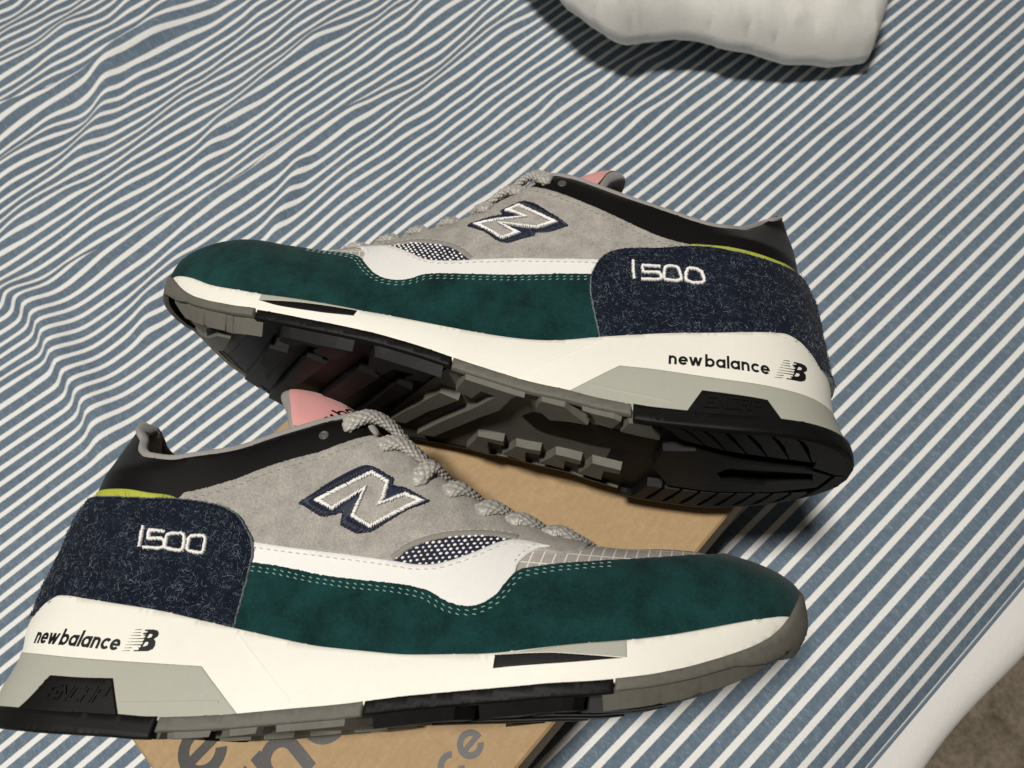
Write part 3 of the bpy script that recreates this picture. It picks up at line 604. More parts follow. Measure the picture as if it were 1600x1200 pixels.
        V = np.concatenate(V); F = np.concatenate(F); UV = np.concatenate(UV)
        # normals in mm space; (x, z) counter-clockwise gives -y, so flip
        F = F[:, ::-1]
        fn_ = np.cross(V[F[:, 1]] - V[F[:, 0]], V[F[:, 2]] - V[F[:, 0]]); VN = np.zeros_like(V)
        for k in range(3): np.add.at(VN, F[:, k], fn_)
        VN /= np.linalg.norm(VN, axis=1)[:, None] + 1e-12
        bd = {}
        for a, b, c in F:
            bd[(a, b)] = 1; bd[(b, c)] = 1; bd[(c, a)] = 1
        B = [(a, b) for (a, b) in bd if (b, a) not in bd]
        isb = np.zeros(len(V), bool)
        for a, b in B: isb[a] = isb[b] = True
        offs = np.full(len(V), float(off)); offs[isb] -= round_ * min(1, thick)
        Vo = V + VN * offs[:, None]
        bi = np.flatnonzero(isb); mp = -np.ones(len(V), int); mp[bi] = np.arange(len(bi)) + len(V)
        Vr = V[bi] + VN[bi] * (off - thick)
        Fr = [(a, mp[a], mp[b], b) for a, b in B]
        VV = np.r_[Vo, Vr]; UV = np.r_[UV, UV[bi]]
        FF = [tuple(t) for t in F] + Fr
        if s.sg * s.mx < 0: FF = [t[::-1] for t in FF]
        mats = mats if isinstance(mats, (list, tuple)) else [mats]
        o = link_mesh(name, s.loc(VV), FF, mats, parent or s.root, True, UV, [int(cut and int(isb[t].sum()) >= 1) for t in F] + [len(mats) - 1] * len(Fr))
        return o
    def flat(s, name, polys, mat, fn='S', off=.15, parent=None):
        """thin print: union of small polygons in (x, z)"""
        v, f = union2d(polys); p, _ = s.pt(s.S if fn == 'S' else s.U, v[:, 0], v[:, 1], off)
        f = f[:, ::-1]
        if s.sg * s.mx < 0: f = f[:, ::-1]
        return link_mesh(name, p, f, mat, parent or s.root)
    # ---- little threads and stitches
    def threads(s, geo, A, B, r, off0, off1, fn='U', med=False):
        fn = s.U if fn == 'U' else s.S; A = np.asarray(A, float); B = np.asarray(B, float)
        rows = []
        for t, o, rr in ((0, off0, .25), (.18, off0 + (off1 - off0) * .75, .9), (.5, off1, 1), (.82, off0 + (off1 - off0) * .75, .9), (1, off0, .25)):
            q = A + (B - A) * t; p, n = s.pt(fn, q[:, 0], q[:, 1], o, med); rows.append((p, n, rr))
        for k in range(len(A)):
            ax = rows[4][0][k] - rows[0][0][k]; ax = ax / (np.linalg.norm(ax) + 1e-12); V = []
            for p, n, rr in rows:
                sd = np.cross(ax, n[k]); sd /= np.linalg.norm(sd) + 1e-12
                for a in range(4):
                    q = a * math.pi / 2; V.append(p[k] + (sd * math.cos(q) + n[k] * math.sin(q) * .8) * r * rr / 1000)
            F = [(i * 4 + a, i * 4 + (a + 1) % 4, i * 4 + 4 + (a + 1) % 4, i * 4 + 4 + a) for i in range(4) for a in range(4)]
            geo.add(V, F)
    def stitch(s, name, path, mat, parent, off, length=1.7, gap=1.25, r=.26, fn='U', jit=.12, both=False, tilt=.25, hgt=.22):
        P = resample(path, .4, False, 60); d = np.r_[0, np.cumsum(np.hypot(*np.diff(P, axis=0).T))]
        u = np.arange(.5, d[-1] - length, length + gap); at = lambda q: np.c_[np.interp(q, d, P[:, 0]), np.interp(q, d, P[:, 1])]
        A = at(u) + rng.normal(0, jit * .5, (len(u), 2)); B = at(u + length) + rng.normal(0, jit * .5, (len(u), 2))
        D_ = B - A; A = A + np.c_[-D_[:, 1], D_[:, 0]] * tilt * .5; B = B - np.c_[-D_[:, 1], D_[:, 0]] * tilt * .5
        g = Geo(); s.threads(g, A, B, r, off - .12, off + hgt, fn)
        if both: s.threads(g, A, B, r, off - .12, off + hgt, fn, True)
        return g.link(name, mat, parent, True, True)

def tube(path, hint, hw, ht, seg=56, braid=True, vstep=.28):
    """flat braided cord along path (mm) ; hint gives the outward direction at each path point"""
    P = np.array(path, float); H = np.array(hint, float); n0 = len(P)
    # Catmull-Rom resample
    out = []; hout = []; wout = []; HW = np.array(hw if np.ndim(hw) else [hw] * n0, float)
    for i in range(n0 - 1):
        p0, p1, p2, p3 = P[max(i - 1, 0)], P[i], P[i + 1], P[min(i + 2, n0 - 1)]; k = max(2, int(np.linalg.norm(p2 - p1) / vstep))
        for j in range(k):
            t = j / k; out.append(.5 * ((2 * p1) + (-p0 + p2) * t + (2 * p0 - 5 * p1 + 4 * p2 - p3) * t * t + (-p0 + 3 * p1 - 3 * p2 + p3) * t ** 3)); hout.append(H[i] + (H[i + 1] - H[i]) * t); wout.append(HW[i] + (HW[i + 1] - HW[i]) * t)
    out.append(P[-1]); hout.append(H[-1]); wout.append(HW[-1]); Q = np.array(out); H = np.array(hout)
    T = np.gradient(Q, axis=0); T /= np.linalg.norm(T, axis=1)[:, None] + 1e-12
    H = H - (H * T).sum(1)[:, None] * T; H /= np.linalg.norm(H, axis=1)[:, None] + 1e-12; Wd = np.cross(T, H)
    s_ = np.r_[0, np.cumsum(np.linalg.norm(np.diff(Q, axis=0), axis=1))]
    a = np.linspace(0, 2 * np.pi, seg, endpoint=False); ca = np.sign(np.cos(a)) * np.abs(np.cos(a)) ** .8; sa = np.sign(np.sin(a)) * np.abs(np.sin(a)) ** .8
    end = np.ones(len(Q)); ee = np.minimum(s_, s_[-1] - s_); end = np.clip(ee / 1.4, .25, 1) ** .5
    V = []
    for i in range(len(Q)):
        u = a / (2 * np.pi) * 12; v = s_[i] / 1.65
        b = np.abs(np.cos(np.pi * (u / 2 + v / 2)) * np.cos(np.pi * (u / 2 - v / 2))) ** .6 if braid else 0
        e = end[i]; ww = (wout[i] - .4) * e + .7 * b; tt = (ht - .35) * e + .7 * b
        V.append(Q[i] + Wd[i] * (ca * ww)[:, None] + H[i] * (sa * tt)[:, None])
    m = len(Q); V = np.concatenate(V)
    F = [(i * seg + j, i * seg + (j + 1) % seg, (i + 1) * seg + (j + 1) % seg, (i + 1) * seg + j) for i in range(m - 1) for j in range(seg)]
    F += [tuple(range(seg - 1, -1, -1)), tuple((m - 1) * seg + j for j in range(seg))]
    return V, F

# outlines on the underside of the sole, (x, y) in mm, y towards the outer side of the shoe
LUGS = {
 'toe': [([(248, 47), (237, 50), (262, 24)], None), ([(236, 51), (218, 52), (234, 35), (249, 30), (261, 12), (266, 17), (250, 34)], [(229, 51.5), (223, 51.5), (232, 45), (241, 41)]),
         ([(246, 25), (238, 28), (252, 6), (268, -10), (280, -20), (282, -12)], None), ([(263, 40), (253, 48), (251, 46), (268, 18), (284, -14), (288, -6), (278, 22)], None)],
 'forefoot': [([(206, 52), (178, 52), (183, 36), (190, 30), (198, 34), (193, 40), (201, 41), (207, 35), (213, 37)], None), ([(219, 30), (211, 29), (236, -8), (248, -28), (256, -26), (240, -2)], None),
         ([(202, 30), (194, 27), (222, -10), (238, -38), (246, -36), (226, -4)], None), ([(168, 50), (142, 50), (150, 29), (160, 26), (154, 33), (164, 33), (171, 25), (176, 30)], None),
         ([(180, 27), (172, 23), (203, -18), (219, -44), (229, -44), (207, -8)], None), ([(164, 22), (158, 19), (194, -30), (204, -48), (214, -48), (196, -24)], None), ([(176, -50), (198, -50), (190, -36), (182, -30)], None)],
 'midfoot': [([(130, 48), (109, 48), (120, 20), (158, -34), (167, -36), (127, 22), (121, 32), (127, 33), (132, 24), (139, 26)], None), ([(146, 20), (138, 18), (171, -26), (179, -26)], None),
         ([(102, 48), (96, 48), (91, 36), (84, 29), (100, 22), (106, 30)], None), ([(88, 48), (84, 48), (75, 48), (72, 40), (75, 31), (82, 31)], None), ([(67, 48), (63.5, 48), (57, 30), (73, 30), (70.5, 40)], None),
         ([(106, -26), (98, -10), (86, -8), (86, -13), (93, -14), (94, -26)], None), ([(88, -25), (82, -7), (69, -6), (69, -11), (76, -12), (77, -25)], None), ([(124, -30), (116, -13), (104, -10), (104, -15), (111, -16), (112, -30)], None), ([(142, -36), (134, -15), (121, -12), (121, -17), (129, -18), (130, -36)], None)],
 'heel': [([(44, 26), (20, 17), (-2, 11), (-14, 3), (-12, -10), (5, -16), (30, -16), (50, -14), (58, 4), (56, 22)], [(33, 6), (29, 12), (9, 9), (-6, 6), (-9, -4), (10, -7), (29, -3)]),
          ([(4, 50), (-20, 40), (-30, 4), (-15, 3.6), (-3, 11.8), (-3, 14)], None), ([(-30, 3), (-15, 2.6), (-13, -10.5), (-4, -40), (-30, -40)], None)]
         + [([(a, 52), (b + .9, 52), (b - 15, 18 + .31 * max(b - 15, -2)), (a - 15.2, 18 + .31 * (a - 15))], None) for a, b in ((65, 55.5), (55.5, 47.5), (47.5, 39.5), (39.5, 31.5), (31.5, 22.5), (22.5, 13.5), (13.5, 4.5))]
         + [([(a, -17), (a + 6.6, -17), (a + 14.6, -42), (a + 8, -42)], None) for a in (-10, -2.4, 5.2, 12.8, 20.4, 28, 35.6, 43.2, 50.8)],
}
SHANK = [(112, 13), (106, 20), (95, 21), (80, 24), (54, 23), (47, 18), (50, 11), (71, 7), (92, 3), (105, 4)]
BLOCKY = {'E': [[(1, 1), (0, 1), (0, 0), (1, 0)], [(0, .5), (.8, .5)]], 'N': [[(0, 0), (0, 1), (1, 0), (1, 1)]], 'C': [[(1, 1), (0, 1), (0, 0), (1, 0)]], 'A': [[(0, 0), (0, 1), (1, 1), (1, 0)], [(0, .5), (1, .5)]], 'P': [[(0, 0), (0, 1), (1, 1), (1, .5), (0, .5)]]}

def build_sneaker(key, mw, label):
    s = Shoe(key, mw, label); D = s.D; R = s.root
    A = lambda P: [tuple(p) for p in P]
    # ---------------- upper
    s.panel('vamp', [(104, 34), (104, 96), (121, 140), (320, 140), (320, 62)] + [(x, float(s.ZS(x)) - 2) for x in range(285, 106, -15)], M['ripstop'], off=-.1, thick=1, step=3)
    mp = D['mesh']; top = A(D['whitetop'])
    ms = s.panel('mesh_window', [(mp[0][0] - 4, mp[0][1] - 4)] + A(shift(mp, 2.5)) + [(mp[-1][0] + 4, mp[-1][1] - 3), (172, 68), (158, 62)], M['navy_knit'], off=.1, thick=.4, both=False)
    # white loops of the knit
    g = Geo(); win = np.array(A(mp) + [p for p in top[::-1] if mp[0][0] < p[0] < mp[-1][0]])
    for r in range(-4, 14):
        for c in range(-2, 30):
            x = mp[0][0] - 6 + (c + .5 * (r % 2)) * 2.35; z = mp[0][1] - 9 + r * 1.62 + (x - mp[0][0]) * .16
            if not inpoly(np.array([[x, z]]), win)[0]: continue
            th_ = np.linspace(0, 2 * np.pi, 8, endpoint=False); V = []
            jx, jz = rng.normal(0, .08, 2); sx, sz = .66 * rng.uniform(.75, 1.15), .50 * rng.uniform(.75, 1.15)
            for rr, o in ((1, .25), (.75, .55), (.35, .68)):
                p, _ = s.pt(s.U, x + jx + sx * rr * np.cos(th_), z + jz + sz * rr * np.sin(th_) + sx * rr * np.cos(th_) * .16, o); V.append(p)
            V = np.concatenate(V); F = [(k * 8 + i, k * 8 + (i + 1) % 8, k * 8 + 8 + (i + 1) % 8, k * 8 + 8 + i) for k in range(2) for i in range(8)] + [tuple(range(16, 24))]
            g.add(V, F)
    g.link('knit', M['white_thread'], ms, True, True)
    # grey suede quarter with an arched cut-out over the mesh
    th_edge = [p for p in D['ZT'] if 121 <= p[0] <= 212]
    wt = A(shift(D['whitetop'], -3.0)); arch = A(mp)
    lower = [p for p in wt if p[0] < mp[0][0] - 1] + arch + [(mp[-1][0] + 4, mp[-1][1] - 2.2), (200, top[-1][1] - 2.5), (209, top[-1][1] + .5)]
    quarter = s.panel('quarter', A(D['collow']) + A(th_edge[1:]) + lower[::-1] + [(78, 62), (56, 66), (47, 84)], [M['grey_suede'], M['grey_edge']], off=.7, thick=1.1, step=2.6, round_=.2, res=.6, fray=.10)
    s.panel('mesh_trim', A(mp) + A(shift(mp, 2.0))[::-1], M['trim'], off=.95, thick=.5, both=False, res=.8, round_=.2)
    # black leather collar, lime strip
    zt = [p for p in D['ZT'] if 3 <= p[0] <= D['colend'][0][0] - 1]
    cl = [(-40, 134), (2, 134)] + A(zt) + A(D['colend']) + A(shift(D['collow'], -4))[::-1] + [(40, 80), (-40, 88)]
    collar = s.panel('collar', cl, M['black_leather'], off=.4, thick=1.2, step=2.8)
    s.panel('heel_strip', A(D['lime']), M['lime'], off=.75, thick=.8)
    # white leather side panel, green mudguard, hairy navy heel counter
    gt = D['greentop']; gi = [p for p in gt if p[0] < 188.5]
    white = s.panel('side_panel', top + A(D['whitefront']) + [(186, 62)] + A(shift(gi, -4))[::-1][1:] + [(76, 60), (76, top[0][1] + .4)], M['white_leather'], off=1.15, thick=1.1, round_=.4)
    gz = lambda x: float(s.ZS(x)) - 3 + 2.6 * float(np.clip((x - 262) / 14, 0, 1))
    mud = s.panel('mudguard', A(gt) + [(272, 96), (320, 90), (320, 68), (292, 66), (287, gz(287))] + [(x, gz(x)) for x in range(284, 78, -6)] + [(76, gz(76)), (76, gt[0][1] + .3)], [M['green_suede'], M['green_edge']], off=1.6, thick=1.4, step=2.3, round_=.35, res=.7, fray=.09)
    counter = s.panel('heel_counter', A(D['counter']), [M['navy_suede'], M['navy_edge']], off=2.5, thick=1.7, step=2.3, round_=.3, cut=True, res=.7, fray=.12)
    # ---------------- seams
    s.stitch('stitching', shift(gi + gt[len(gi):-3], -1.7), M['mint_thread'], mud, 1.6, 1.6, 1.35, .21, both=True)
    s.stitch('stitching', shift(gi + gt[len(gi):-3], -3.2), M['mint_thread'], mud, 1.6, 1.6, 1.35, .21, both=True)
    s.stitch('stitching', shift(D['whitetop'], -2.1), M['cream_thread'], white, 1.15, 2.0, 1.0, .24, tilt=.1)
    s.stitch('stitching', shift(D['whitefront'], -1.6), M['cream_thread'], white, 1.15, 1.4, .9, .24, tilt=.1)
    s.stitch('stitching', shift(D['collow'], -3.2), M['grey_thread'], quarter, .7, 2.0, 1.1, .2)
    s.stitch('stitching', shift(mp, 2.2), M['cream_thread'], quarter, .7, 1.3, 1.7, .16)
    s.stitch('stitching', shift(D['counter'][3:13], -2.0), M['navy_thread'], counter, 2.5, 1.8, 1.2, .2)
    # ---------------- embroidered letter on the quarter
    nw, nn_ = np.array(D['nwhite']), np.array(D['nnavy'])
    patch = s.panel('letter_patch', A(nn_), M['navy_thread'], off=.95, thick=.5, step=1.2, holes=[inset(nw, .3)], both=False, res=.6, corner=35)
    wi = inset(nw, 1.85)
    def closed(P, st):
        P = np.r_[P, P[:1]]; d = np.r_[0, np.cumsum(np.hypot(*np.diff(P, axis=0).T))]; u = np.arange(0, d[-1], st); return np.c_[np.interp(u, d, P[:, 0]), np.interp(u, d, P[:, 1])], u / d[-1]
    def param(P, Q, st):
        """matched points on outline P and its inset Q"""
        a = []; b = []
        for i in range(len(P)):
            k = max(2, int(np.hypot(*(P[(i + 1) % len(P)] - P[i])) / st))
            for j in range(k): t = j / k; a.append(P[i] + (P[(i + 1) % len(P)] - P[i]) * t); b.append(Q[i] + (Q[(i + 1) % len(P)] - Q[i]) * t)
        return np.array(a), np.array(b)
    a, b = param(nw, wi, .36); g = Geo(); s.threads(g, a + rng.normal(0, .17, a.shape), b + rng.normal(0, .15, b.shape), .27, .7, 1.75); g.link('satin_stitching', M['white_thread'], patch, True, True)
    o, _ = closed(nn_, .34); w, _ = closed(nw, .2); i = np.argmin(((o[:, None] - w[None]) ** 2).sum(-1), 1)
    g = Geo(); s.threads(g, o + rng.normal(0, .26, o.shape), w[i] + rng.normal(0, .1, o.shape), .22, .7, 1.55); g.link('satin_stitching', M['navy_thread'], patch, True, True)
    # number on the heel counter
    g = Geo()
    for P in D['num']:
        cl_ = P is not D['num'][0] and P is not D['num'][1]
        Q = resample(P, .36, cl_, 70); t = np.roll(Q, -1, 0) - np.roll(Q, 1, 0)
        if not cl_: t = np.gradient(Q, axis=0)
        t /= np.linalg.norm(t, axis=1)[:, None] + 1e-9; nr = np.c_[-t[:, 1], t[:, 0]]
        j = rng.normal(0, .13, (len(Q), 1)); s.threads(g, Q + nr * (.78 + j), Q - nr * (.78 + rng.normal(0, .13, (len(Q), 1))), .27, 2.4, 3.45)
    g.link('number_embroidery', M['white_thread'], counter, True, True)
    # loose nap of the hairy suede
    cp = resample(D['counter'], 1.5); lo_, hi = cp.min(0), cp.max(0); lo_[0] = max(lo_[0], -22)
    for cnt, nm_, lmul, rad0 in ((4600, 'navy_nap', .9, .10), (3800, 'hair', .75, .07)):
        Q = rng.uniform(lo_, hi, (cnt, 2)); Q = Q[inpoly(Q, cp) & inpoly(Q, s.dom) & (Q[:, 0] > s.XH(Q[:, 1]) + .05)]
        # the nap lies in drifts: thin it unevenly
        dr = vnoise(Q[:, 0], Q[:, 1], 31, 7.0) * .5 + vnoise(Q[:, 0], Q[:, 1], 32, 2.5) * .5; Q = Q[dr + rng.uniform(-.7, .7, len(Q)) > -.12]
        g = Geo(); nh = len(Q); an = rng.uniform(0, 2 * np.pi, nh); ln = (rng.gamma(2.0, .62, nh) + .5) * lmul; cv = rng.normal(0, 1.1, nh); h1 = rng.uniform(.05, .5, nh); h2 = h1 * rng.uniform(.2, 2.2, nh)
        rows = []
        for t in (0, .35, .7, 1):
            aa = an + cv * t; q = Q + np.c_[np.cos(aa), np.sin(aa)] * (ln * t)[:, None]; q[:, 0] = np.maximum(q[:, 0], s.XH(q[:, 1]) + .02)
            p, n = s.pt(s.U, q[:, 0], q[:, 1], 2.5 + (h1 * math.sin(min(1, t * 1.6) * 1.57) + (h2 - h1) * t * t)); rows.append((p, n))
        for k in range(nh):
            V = []; ax = rows[3][0][k] - rows[0][0][k]; ax /= np.linalg.norm(ax) + 1e-12; sd = np.cross(ax, rows[0][1][k]); rad = rad0 * (1.5 if k % 9 == 0 else 1) / 1000
            for r_, (p, n) in enumerate(rows):
                rr = rad * (1, .9, .7, .2)[r_]
                for a_ in (0, 2.1, 4.2): V.append(p[k] + (sd * math.cos(a_) + n[k] * math.sin(a_)) * rr)
            g.add(V, [(i_ * 3 + a_, i_ * 3 + (a_ + 1) % 3, i_ * 3 + 3 + (a_ + 1) % 3, i_ * 3 + 3 + a_) for i_ in range(3) for a_ in range(3)])
        g.link('suede_nap', M[nm_], counter, True, True)
    # ---------------- collar lining, rim, insole, tongue
    s.panel('collar_lining', [(-40, 60), (124, 60), (124, 140), (-40, 140)], M['lining'], off=-3.0, thick=.4, step=4)
    zt = D['ZT']; x1 = zt[2][0]
    rim = [(121.5, float(s.ZT(121.5)) + .3), (116.5, float(s.ZT(116.5)))] + [p for p in zt if x1 + 6 < p[0] < D['colend'][0][0] + .5][::-1]
    lat = [(x + 1.2 * max(0, 1 - (x - x1) / 30), max(2.5, float(s.U(np.array(x), np.array(z - .8))) - 1.7), z + .75, 2.4) for x, z in rim]
    hx, hz = x1, zt[2][1] - .2; xl, yl_, zl_, _ = lat[-1]
    lat += [(hx + 5.5, yl_ * .72, zl_ + (hz - zl_) * .45, 3.4), (hx + 4.0, yl_ * .45, hz - 2.5, 4.6)]
    mid_ = [(hx + 3.0, yl_ * .2, hz - .2, 5.2), (hx + 2.9, 0, hz, 5.2), (hx + 3.0, -yl_ * .2, hz - .2, 5.0)]
    path = lat + mid_ + [(x, -y * float(MEU(x)), z, w) for x, y, z, w in lat[::-1]]
    H = [(0, 0, 1)] * (len(lat) - 2) + [(.35, 0, .9)] * 7 + [(0, 0, 1)] * (len(lat) - 2)
    V, F = tube([p[:3] for p in path], H, [p[3] for p in path], 2.0, 16, False, 1.2); link_mesh('collar_rim', s.loc(V), F, M['lining'], R)
    zz = np.linspace(78, hz + 1.2, 26); V = []; nr = 28
    for z in zz:
        e = math.sqrt(max(.0, 1 - max(0, (z - hz + 7) / 8.2) ** 2)); x0 = float(s.XH(z)) + 1.4; b = max(3., float(s.U(np.array(x0 + 11.), np.array(min(z, hz - 1.)))) - 2.5)
        t_ = np.clip((hz - z) / 14, 0, 1); b = b * (.42 + .40 * t_ * t_ * (3 - 2 * t_))
        for j in range(nr):
            q = 2 * math.pi * j / nr; cx, sy = math.cos(q), math.sin(q); yy = b * math.copysign(abs(sy) ** .7, sy) * (.35 + .65 * e)
            V.append((x0 + 4.6 + 4.9 * math.copysign(abs(cx) ** .8, cx) * (.3 + .7 * e) + .012 * yy * yy, yy * (1 if sy > 0 else float(MEU(10))), z))
    link_mesh('heel_pad', s.loc(V), [(i * nr + j, i * nr + (j + 1) % nr, (i + 1) * nr + (j + 1) % nr, (i + 1) * nr + j) for i in range(25) for j in range(nr)] + [tuple(range(25 * nr, 26 * nr))], M['lining'], R)
    xs = np.linspace(12, 165, 40); yl = np.array([float(s.U(np.array(x), np.array(60.))) for x in xs]) - 2; V = []
    for x, y in zip(xs, yl):
        for t in np.linspace(-1, 1, 9): V.append((x, y * t * (1 if t > 0 else float(MED(x))), 62 - 3 * (1 - t * t) - max(0, x - 120) * .25))
    link_mesh('insole', s.loc(V), [(i * 9 + j, i * 9 + j + 1, i * 9 + 10 + j, i * 9 + 9 + j) for i in range(39) for j in range(8)], M['lining'], R)
    # tongue: a padded slab along the throat, curling up out of the collar
    cpts = resample(A(D['tongue']) + [((D['tongue'][-1][0] + D['tip'][0]) / 2 + 1, (D['tongue'][-1][1] + D['tip'][1]) / 2 + 2.0), D['tip']], 1.5, False, 90); d = np.r_[0, np.cumsum(np.hypot(*np.diff(cpts, axis=0).T))]; Lt = d[-1]
    def tong(sl, v, off):
        """sl: distance along the tongue (mm), v: -1..1 across"""
        sl = np.clip(sl, 0, Lt); c = np.array([np.interp(sl, d, cpts[:, 0]), np.interp(sl, d, cpts[:, 1])]); c2 = np.array([np.interp(min(sl + 1, Lt), d, cpts[:, 0]), np.interp(min(sl + 1, Lt), d, cpts[:, 1])]); c1 = np.array([np.interp(max(sl - 1, 0), d, cpts[:, 0]), np.interp(max(sl - 1, 0), d, cpts[:, 1])])
        t = (c2 - c1) / np.hypot(*(c2 - c1)); n = np.array([-t[1], t[0]]); n = n if n[1] > 0 else -n
        k = sl / Lt; hw = 18.5 + 7.5 * min(1, k * 1.6); dr = 3 + 33 * k ** 1.6
        y = hw * v; nv = np.array([n[0], 2 * dr * v / hw, n[1]]); nv /= np.linalg.norm(nv)
        return np.array([c[0] - n[0] * dr * v * v, y, c[1] - n[1] * dr * v * v]) + nv * off
    ns, nv_ = 70, 26; V = []
    send = lambda v: Lt - 30 * abs(v) ** 2.4
    for i in range(ns):
        for j in range(nv_ * 2):
            a_ = 2 * math.pi * j / (nv_ * 2); v = math.copysign(abs(math.cos(a_)) ** .7, math.cos(a_)); sl = i / (ns - 1); sl = 1 - (1 - sl) ** 1.6
            e = math.sqrt(max(0, 1 - max(0, (sl - .955) / .045) ** 2)); tk = 3.8 * math.copysign(abs(math.sin(a_)) ** .5, math.sin(a_)) * e
            V.append(tong(sl * send(v), v * .97, tk - 3.8))
    F = [(i * 2 * nv_ + j, i * 2 * nv_ + (j + 1) % (2 * nv_), (i + 1) * 2 * nv_ + (j + 1) % (2 * nv_), (i + 1) * 2 * nv_ + j) for i in range(ns - 1) for j in range(2 * nv_)]
    tongue = link_mesh('tongue', s.loc(V), F, M['lining'], R)
    V = []; a0 = Lt * .45
    for i in range(30):
        for j in range(25):
            v = (j / 24 * 2 - 1) * .93; sl = a0 + (send(v) - 4.2 - a0) * i / 29; V.append(tong(sl, v, .5 - (.5 if j in (0, 24) or i in (0, 29) else 0)))
    link_mesh('tongue_label', s.loc(V), [(i * 25 + j, i * 25 + j + 1, i * 25 + 26 + j, i * 25 + 25 + j) for i in range(29) for j in range(24)], M['pink_fabric'], tongue)
    P, w = glyphs('new balance', .24); v2, f2 = union2d(P); sz = 3.6; V = []
    for u, q in v2:
        yy = 29 - u * sz * 1.0 if s.sg < 0 else -22 + u * sz; V.append(tong(Lt - 43.5 + q * sz * 1.4, np.clip(yy / 26, -.95, .95), .75))
    link_mesh('lettering', s.loc(V), f2, M['ink'], tongue)
    # rivet on the collar
    x, z = D['rivet']; t_ = np.linspace(0, 2 * np.pi, 16, endpoint=False); V = []
    for rr, o_ in ((2.1, .35), (2.0, .75), (1.55, .9), (1.35, .55), (.8, .8), (.3, .9)): V.append(s.pt(s.U, x + rr * np.cos(t_), z + rr * np.sin(t_), o_)[0])
    link_mesh('rivet', np.concatenate(V), [(k * 16 + i, k * 16 + (i + 1) % 16, k * 16 + 16 + (i + 1) % 16, k * 16 + 16 + i) for k in range(5) for i in range(16)] + [tuple(range(80, 96))], M['rivet'], R)
    # laces
    zt_ = lambda x: float(s.ZT(x))
    for k, (x, z) in enumerate(D['eyes']):
        def on(dx, dz, o_):
            p, n = s.pt(s.U, np.array(x + dx), np.array(z + dz), o_); return np.array(p) * [s.mx, s.sg, 1] * 1000, np.array(n) * [s.mx, s.sg, 1]
        q0, n0 = on(-2.0, -.8, -.6); q1, n1 = on(-.2, .1, 1.6); y = q1[1]
        if k == 0: T_ = [(x + 6.5, y * .88, z + 5.6), (x + 14, y * .66, z + 4.6), (x + 22, y * .30, z - 1.5), (x + 29, -4, z - 9), (x + 34, -16, z - 18)]
        elif k == 1: T_ = [(x + 6, y * .92, z + 2.2), (x + 13, y * .70, z - .6), (x + 20, y * .3, z - 5.0), (x + 26, -4, z - 9.0), (x + 30, -16, z - 16)]
        else:
            lf = (2.0, 2.0, 2.6, 2.2, 1.8)[k - 2]; st = (11, 12, 13, 13, 15)[k - 2]
            T_ = [(x + st * .34, y * .86, max(z + 1.6, zt_(x + st * .34) + lf * .55)), (x + st * .66, y * .48, zt_(x + st * .66) + lf + .3), (x + st * .95, -y * .1, zt_(x + st) + 2.8), (x + st * 1.12, -y * .7, zt_(x + st * 1.1) - 1), (x + st * 1.2, -y, zt_(x + st * 1.15) - 6)]
        P = [tuple(q0), tuple(q1)] + T_; H = [tuple(n0), tuple(n1)] + [(.4, p[1] / 20, .85) for p in T_]
        V, F = tube(P, H, 3.7, 1.9); link_mesh('lace', s.loc(V), F, M['lace'], R)
    # ---------------- midsole
    ztop = [(x, float(s.ZS(x))) for x in np.arange(-26, 284, 4.0)]; zbot = [(x, float(s.ZM(x)) - 1.0) for x in np.arange(-30, 282, 4.0)]
    tip = 287.5 if key == 'front' else 286
    ztop = [p for p in ztop if p[0] < tip]; zbot = [p for p in zbot if p[0] < tip - 2]
    mid = s.panel('midsole', [(-40, ztop[0][1] - 2)] + ztop + [(tip + 1, float(s.ZS(tip)))] + zbot[::-1] + [(-40, 4)], M['white_foam'], 'S', .0, 4.5, step=2.6, round_=.8)
    ins = [(min(p[0], 200), p[1]) for p in D['insert']]; lo2 = [(x, float(s.ZM(x)) - .8) for x in np.arange(-30, ins[-1][0] - 2, 5.0)]
    s.panel('heel_insert', A(ins) + lo2[::-1] + [(-40, 3)], M['grey_foam'], 'S', .12, .5, mid, round_=.1, corner=14)
    s.panel('heel_block', A(D['block']), M['black_rubber'], 'S', .8, 1.0, mid, both=False, round_=.3, corner=14)
    s.panel('chevron', A(D['chevgrey']), M['grey_foam'], 'S', .10, .4, mid, both=False, round_=.08, res=1, corner=14)
    s.panel('chevron', A(D['chevblack']), M['black_rubber'], 'S', .16, .4, mid, both=False, round_=.08, res=1, corner=14)
    # moulded letters on the block
    e0, e1, up = D['encap']; e0 = np.array(e0); ex = (np.array(e1) - e0); up = np.array(up); polys = []
    for k, ch in enumerate('ENCAP'):
        for ln_ in BLOCKY[ch]:
            for (u0, w0), (u1, w1) in zip(ln_[:-1], ln_[1:]):
                a_ = e0 + ex * ((k + u0 * .72) / 5) + up * w0; b_ = e0 + ex * ((k + u1 * .72) / 5) + up * w1; dd = b_ - a_; dd /= np.hypot(*dd); nr = np.array([-dd[1], dd[0]]) * .42; polys.append([a_ - nr - dd * .4, b_ - nr + dd * .4, b_ + nr + dd * .4, a_ + nr - dd * .4])
    v2, f2 = union2d(polys); pt, _ = s.pt(s.S, v2[:, 0], v2[:, 1], 1.45); pb, _ = s.pt(s.S, v2[:, 0], v2[:, 1], .7); n2 = len(v2); bd = {}
    for t in f2:
        for k in range(3): bd[(t[k], t[(k + 1) % 3])] = 1
    F = [tuple(t) for t in f2] + [(a_, a_ + n2, b_ + n2, b_) for a_, b_ in bd if (b_, a_) not in bd]
    link_mesh('moulded_lettering', np.r_[pt, pb], F, M['black_rubber'], mid, False)
